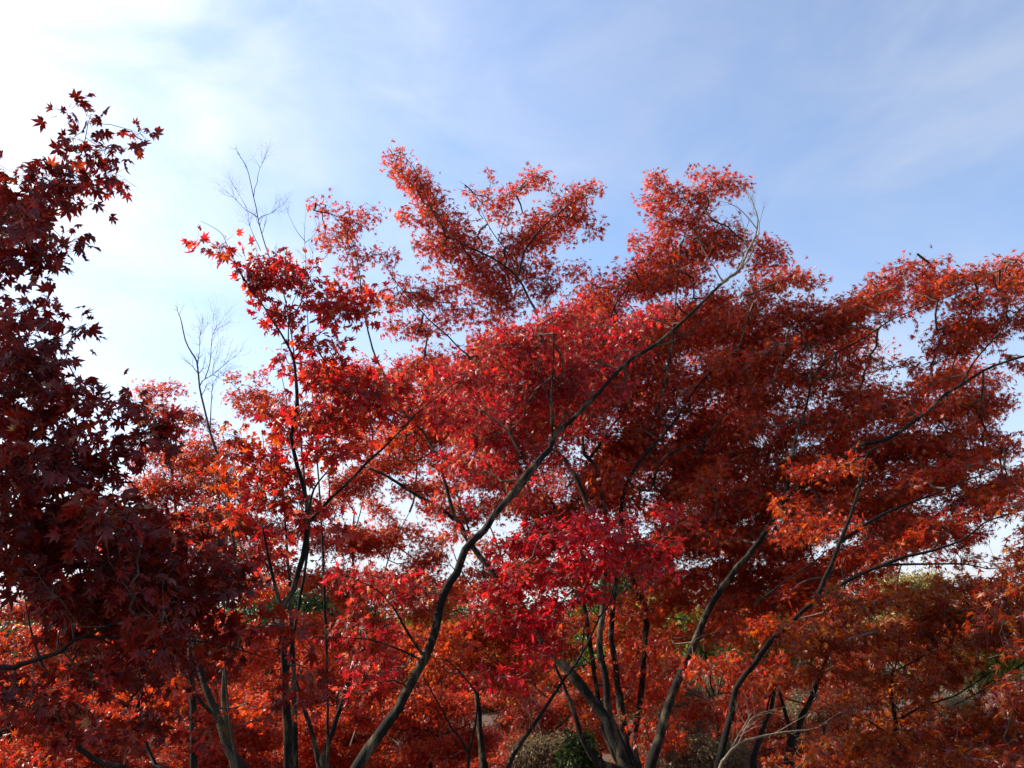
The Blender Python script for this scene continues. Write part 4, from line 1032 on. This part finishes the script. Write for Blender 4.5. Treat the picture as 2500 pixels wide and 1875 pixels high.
for lab, x, y, Y, w, h in [
    ('dry grey-tan shrub behind the clump, between its rightmost stems', 1640,1730,11,200,170),
    ('dry tan shrub behind the trunk on the right, under the orange leaves', 1760,1700,12.5,190,150),
    ('dry pale shrub lit by the sun between the Y-forked trunk and the orange-brown maple', 2010,1710,11,200,150),
    ('dry pale shrub at the bottom right beneath the orange-brown maple', 2320,1735,12,210,90),
    ('dry twiggy shrub at the bottom edge behind the low pale bare tree', 1720,1850,9,260,110),
    ('dry twiggy shrub at the bottom edge left of the clump', 1330,1850,11,200,110),
    ('pale dry shrub in the bottom right corner', 2470,1850,8.5,330,90)]:
    bush('dry_shrub', lab, 'shrub', x, y, Y, w, h, TAN, .035, 1.1, group='dry shrubs behind the maples', bark=M_PALE, bare=(9,.9,.006,3,.1), per=10)

# distant trees that close the horizon
for k, (lab, x, y, Y, w, h, p) in enumerate([
    ('far tree at the left end of the horizon, dark green', 250,1560,48,560,150,EVERGREEN),
    ('far rounded tree behind the slender trunk, dull green', 720,1565,52,480,120,GREEN),
    ('far low tree behind the centre of the clump, dark green', 1480,1555,50,520,150,EVERGREEN),
    ('far tree behind the rising right trunk, dull green', 1900,1560,46,460,140,GREEN),
    ('far low tree at the right end of the horizon, dull green', 2460,1575,56,460,70,EVERGREEN)]):
    bush('distant_tree', lab, 'tree', x, y, Y, w, h, p, .30, 3.4)

# ================================================================== GROUND
def grid(x0, x1, y0, y1, nx, ny):
    xs, ys = np.linspace(x0, x1, nx), np.linspace(y0, y1, ny)
    X, Y = np.meshgrid(xs, ys)
    V = np.stack([X, Y, ground_z(X, Y)], -1).reshape(-1, 3)
    i = np.arange(ny - 1)[:, None]; j = np.arange(nx - 1)[None]
    a = i * nx + j
    return V, np.stack([a, a + 1, a + nx + 1, a + nx], -1).reshape(-1, 4)


m, t = new_mat('autumn_ground')
geo = node(t, 'ShaderNodeNewGeometry')
a = node(t, 'ShaderNodeTexNoise', i_Scale=0.35, i_Detail=8.0, i_Roughness=0.7)
b = node(t, 'ShaderNodeTexVoronoi', i_Scale=14.0)
for n_ in (a, b):
    t.links.new(geo.outputs['Position'], n_.inputs['Vector'])
r = node(t, 'ShaderNodeValToRGB')
cr = r.color_ramp
cr.elements[0].position = 0.35; cr.elements[0].color = (0.045, 0.06, 0.018, 1)
cr.elements[1].position = 0.62; cr.elements[1].color = (0.10, 0.08, 0.045, 1)
e = cr.elements.new(0.5); e.color = (0.08, 0.10, 0.03, 1)
t.links.new(a.outputs['Fac'], r.inputs[0])
r2 = node(t, 'ShaderNodeValToRGB')
r2.color_ramp.elements[0].position = 0.42; r2.color_ramp.elements[0].color = (0.06, 0.010, 0.006, 1)
r2.color_ramp.elements[1].position = 0.9; r2.color_ramp.elements[1].color = (0.13, 0.045, 0.02, 1)
t.links.new(b.outputs['Color'], r2.inputs[0])
dist = node(t, 'ShaderNodeTexNoise', i_Scale=0.12, i_Detail=3.0)
t.links.new(geo.outputs['Position'], dist.inputs['Vector'])
mr = node(t, 'ShaderNodeMapRange')
mr.inputs['From Min'].default_value = 0.30
mr.inputs['From Max'].default_value = 0.52
mr.inputs['To Max'].default_value = 0.95
t.links.new(dist.outputs['Fac'], mr.inputs['Value'])
mx_ = node(t, 'ShaderNodeMix', data_type='RGBA')
t.links.new(mr.outputs[0], mx_.inputs[0])
t.links.new(r.outputs[0], mx_.inputs[6])
t.links.new(r2.outputs[0], mx_.inputs[7])
p = node(t, 'ShaderNodeBsdfPrincipled', i_Roughness=0.95)
t.links.new(mx_.outputs[2], p.inputs['Base Color'])
o = node(t, 'ShaderNodeOutputMaterial')
t.links.new(p.outputs[0], o.inputs[0])
V, Q = grid(-300, 300, -60, 700, 161, 201)
g = build_mesh('ground', V, Q, m, smooth=True)
g['kind'] = 'structure'
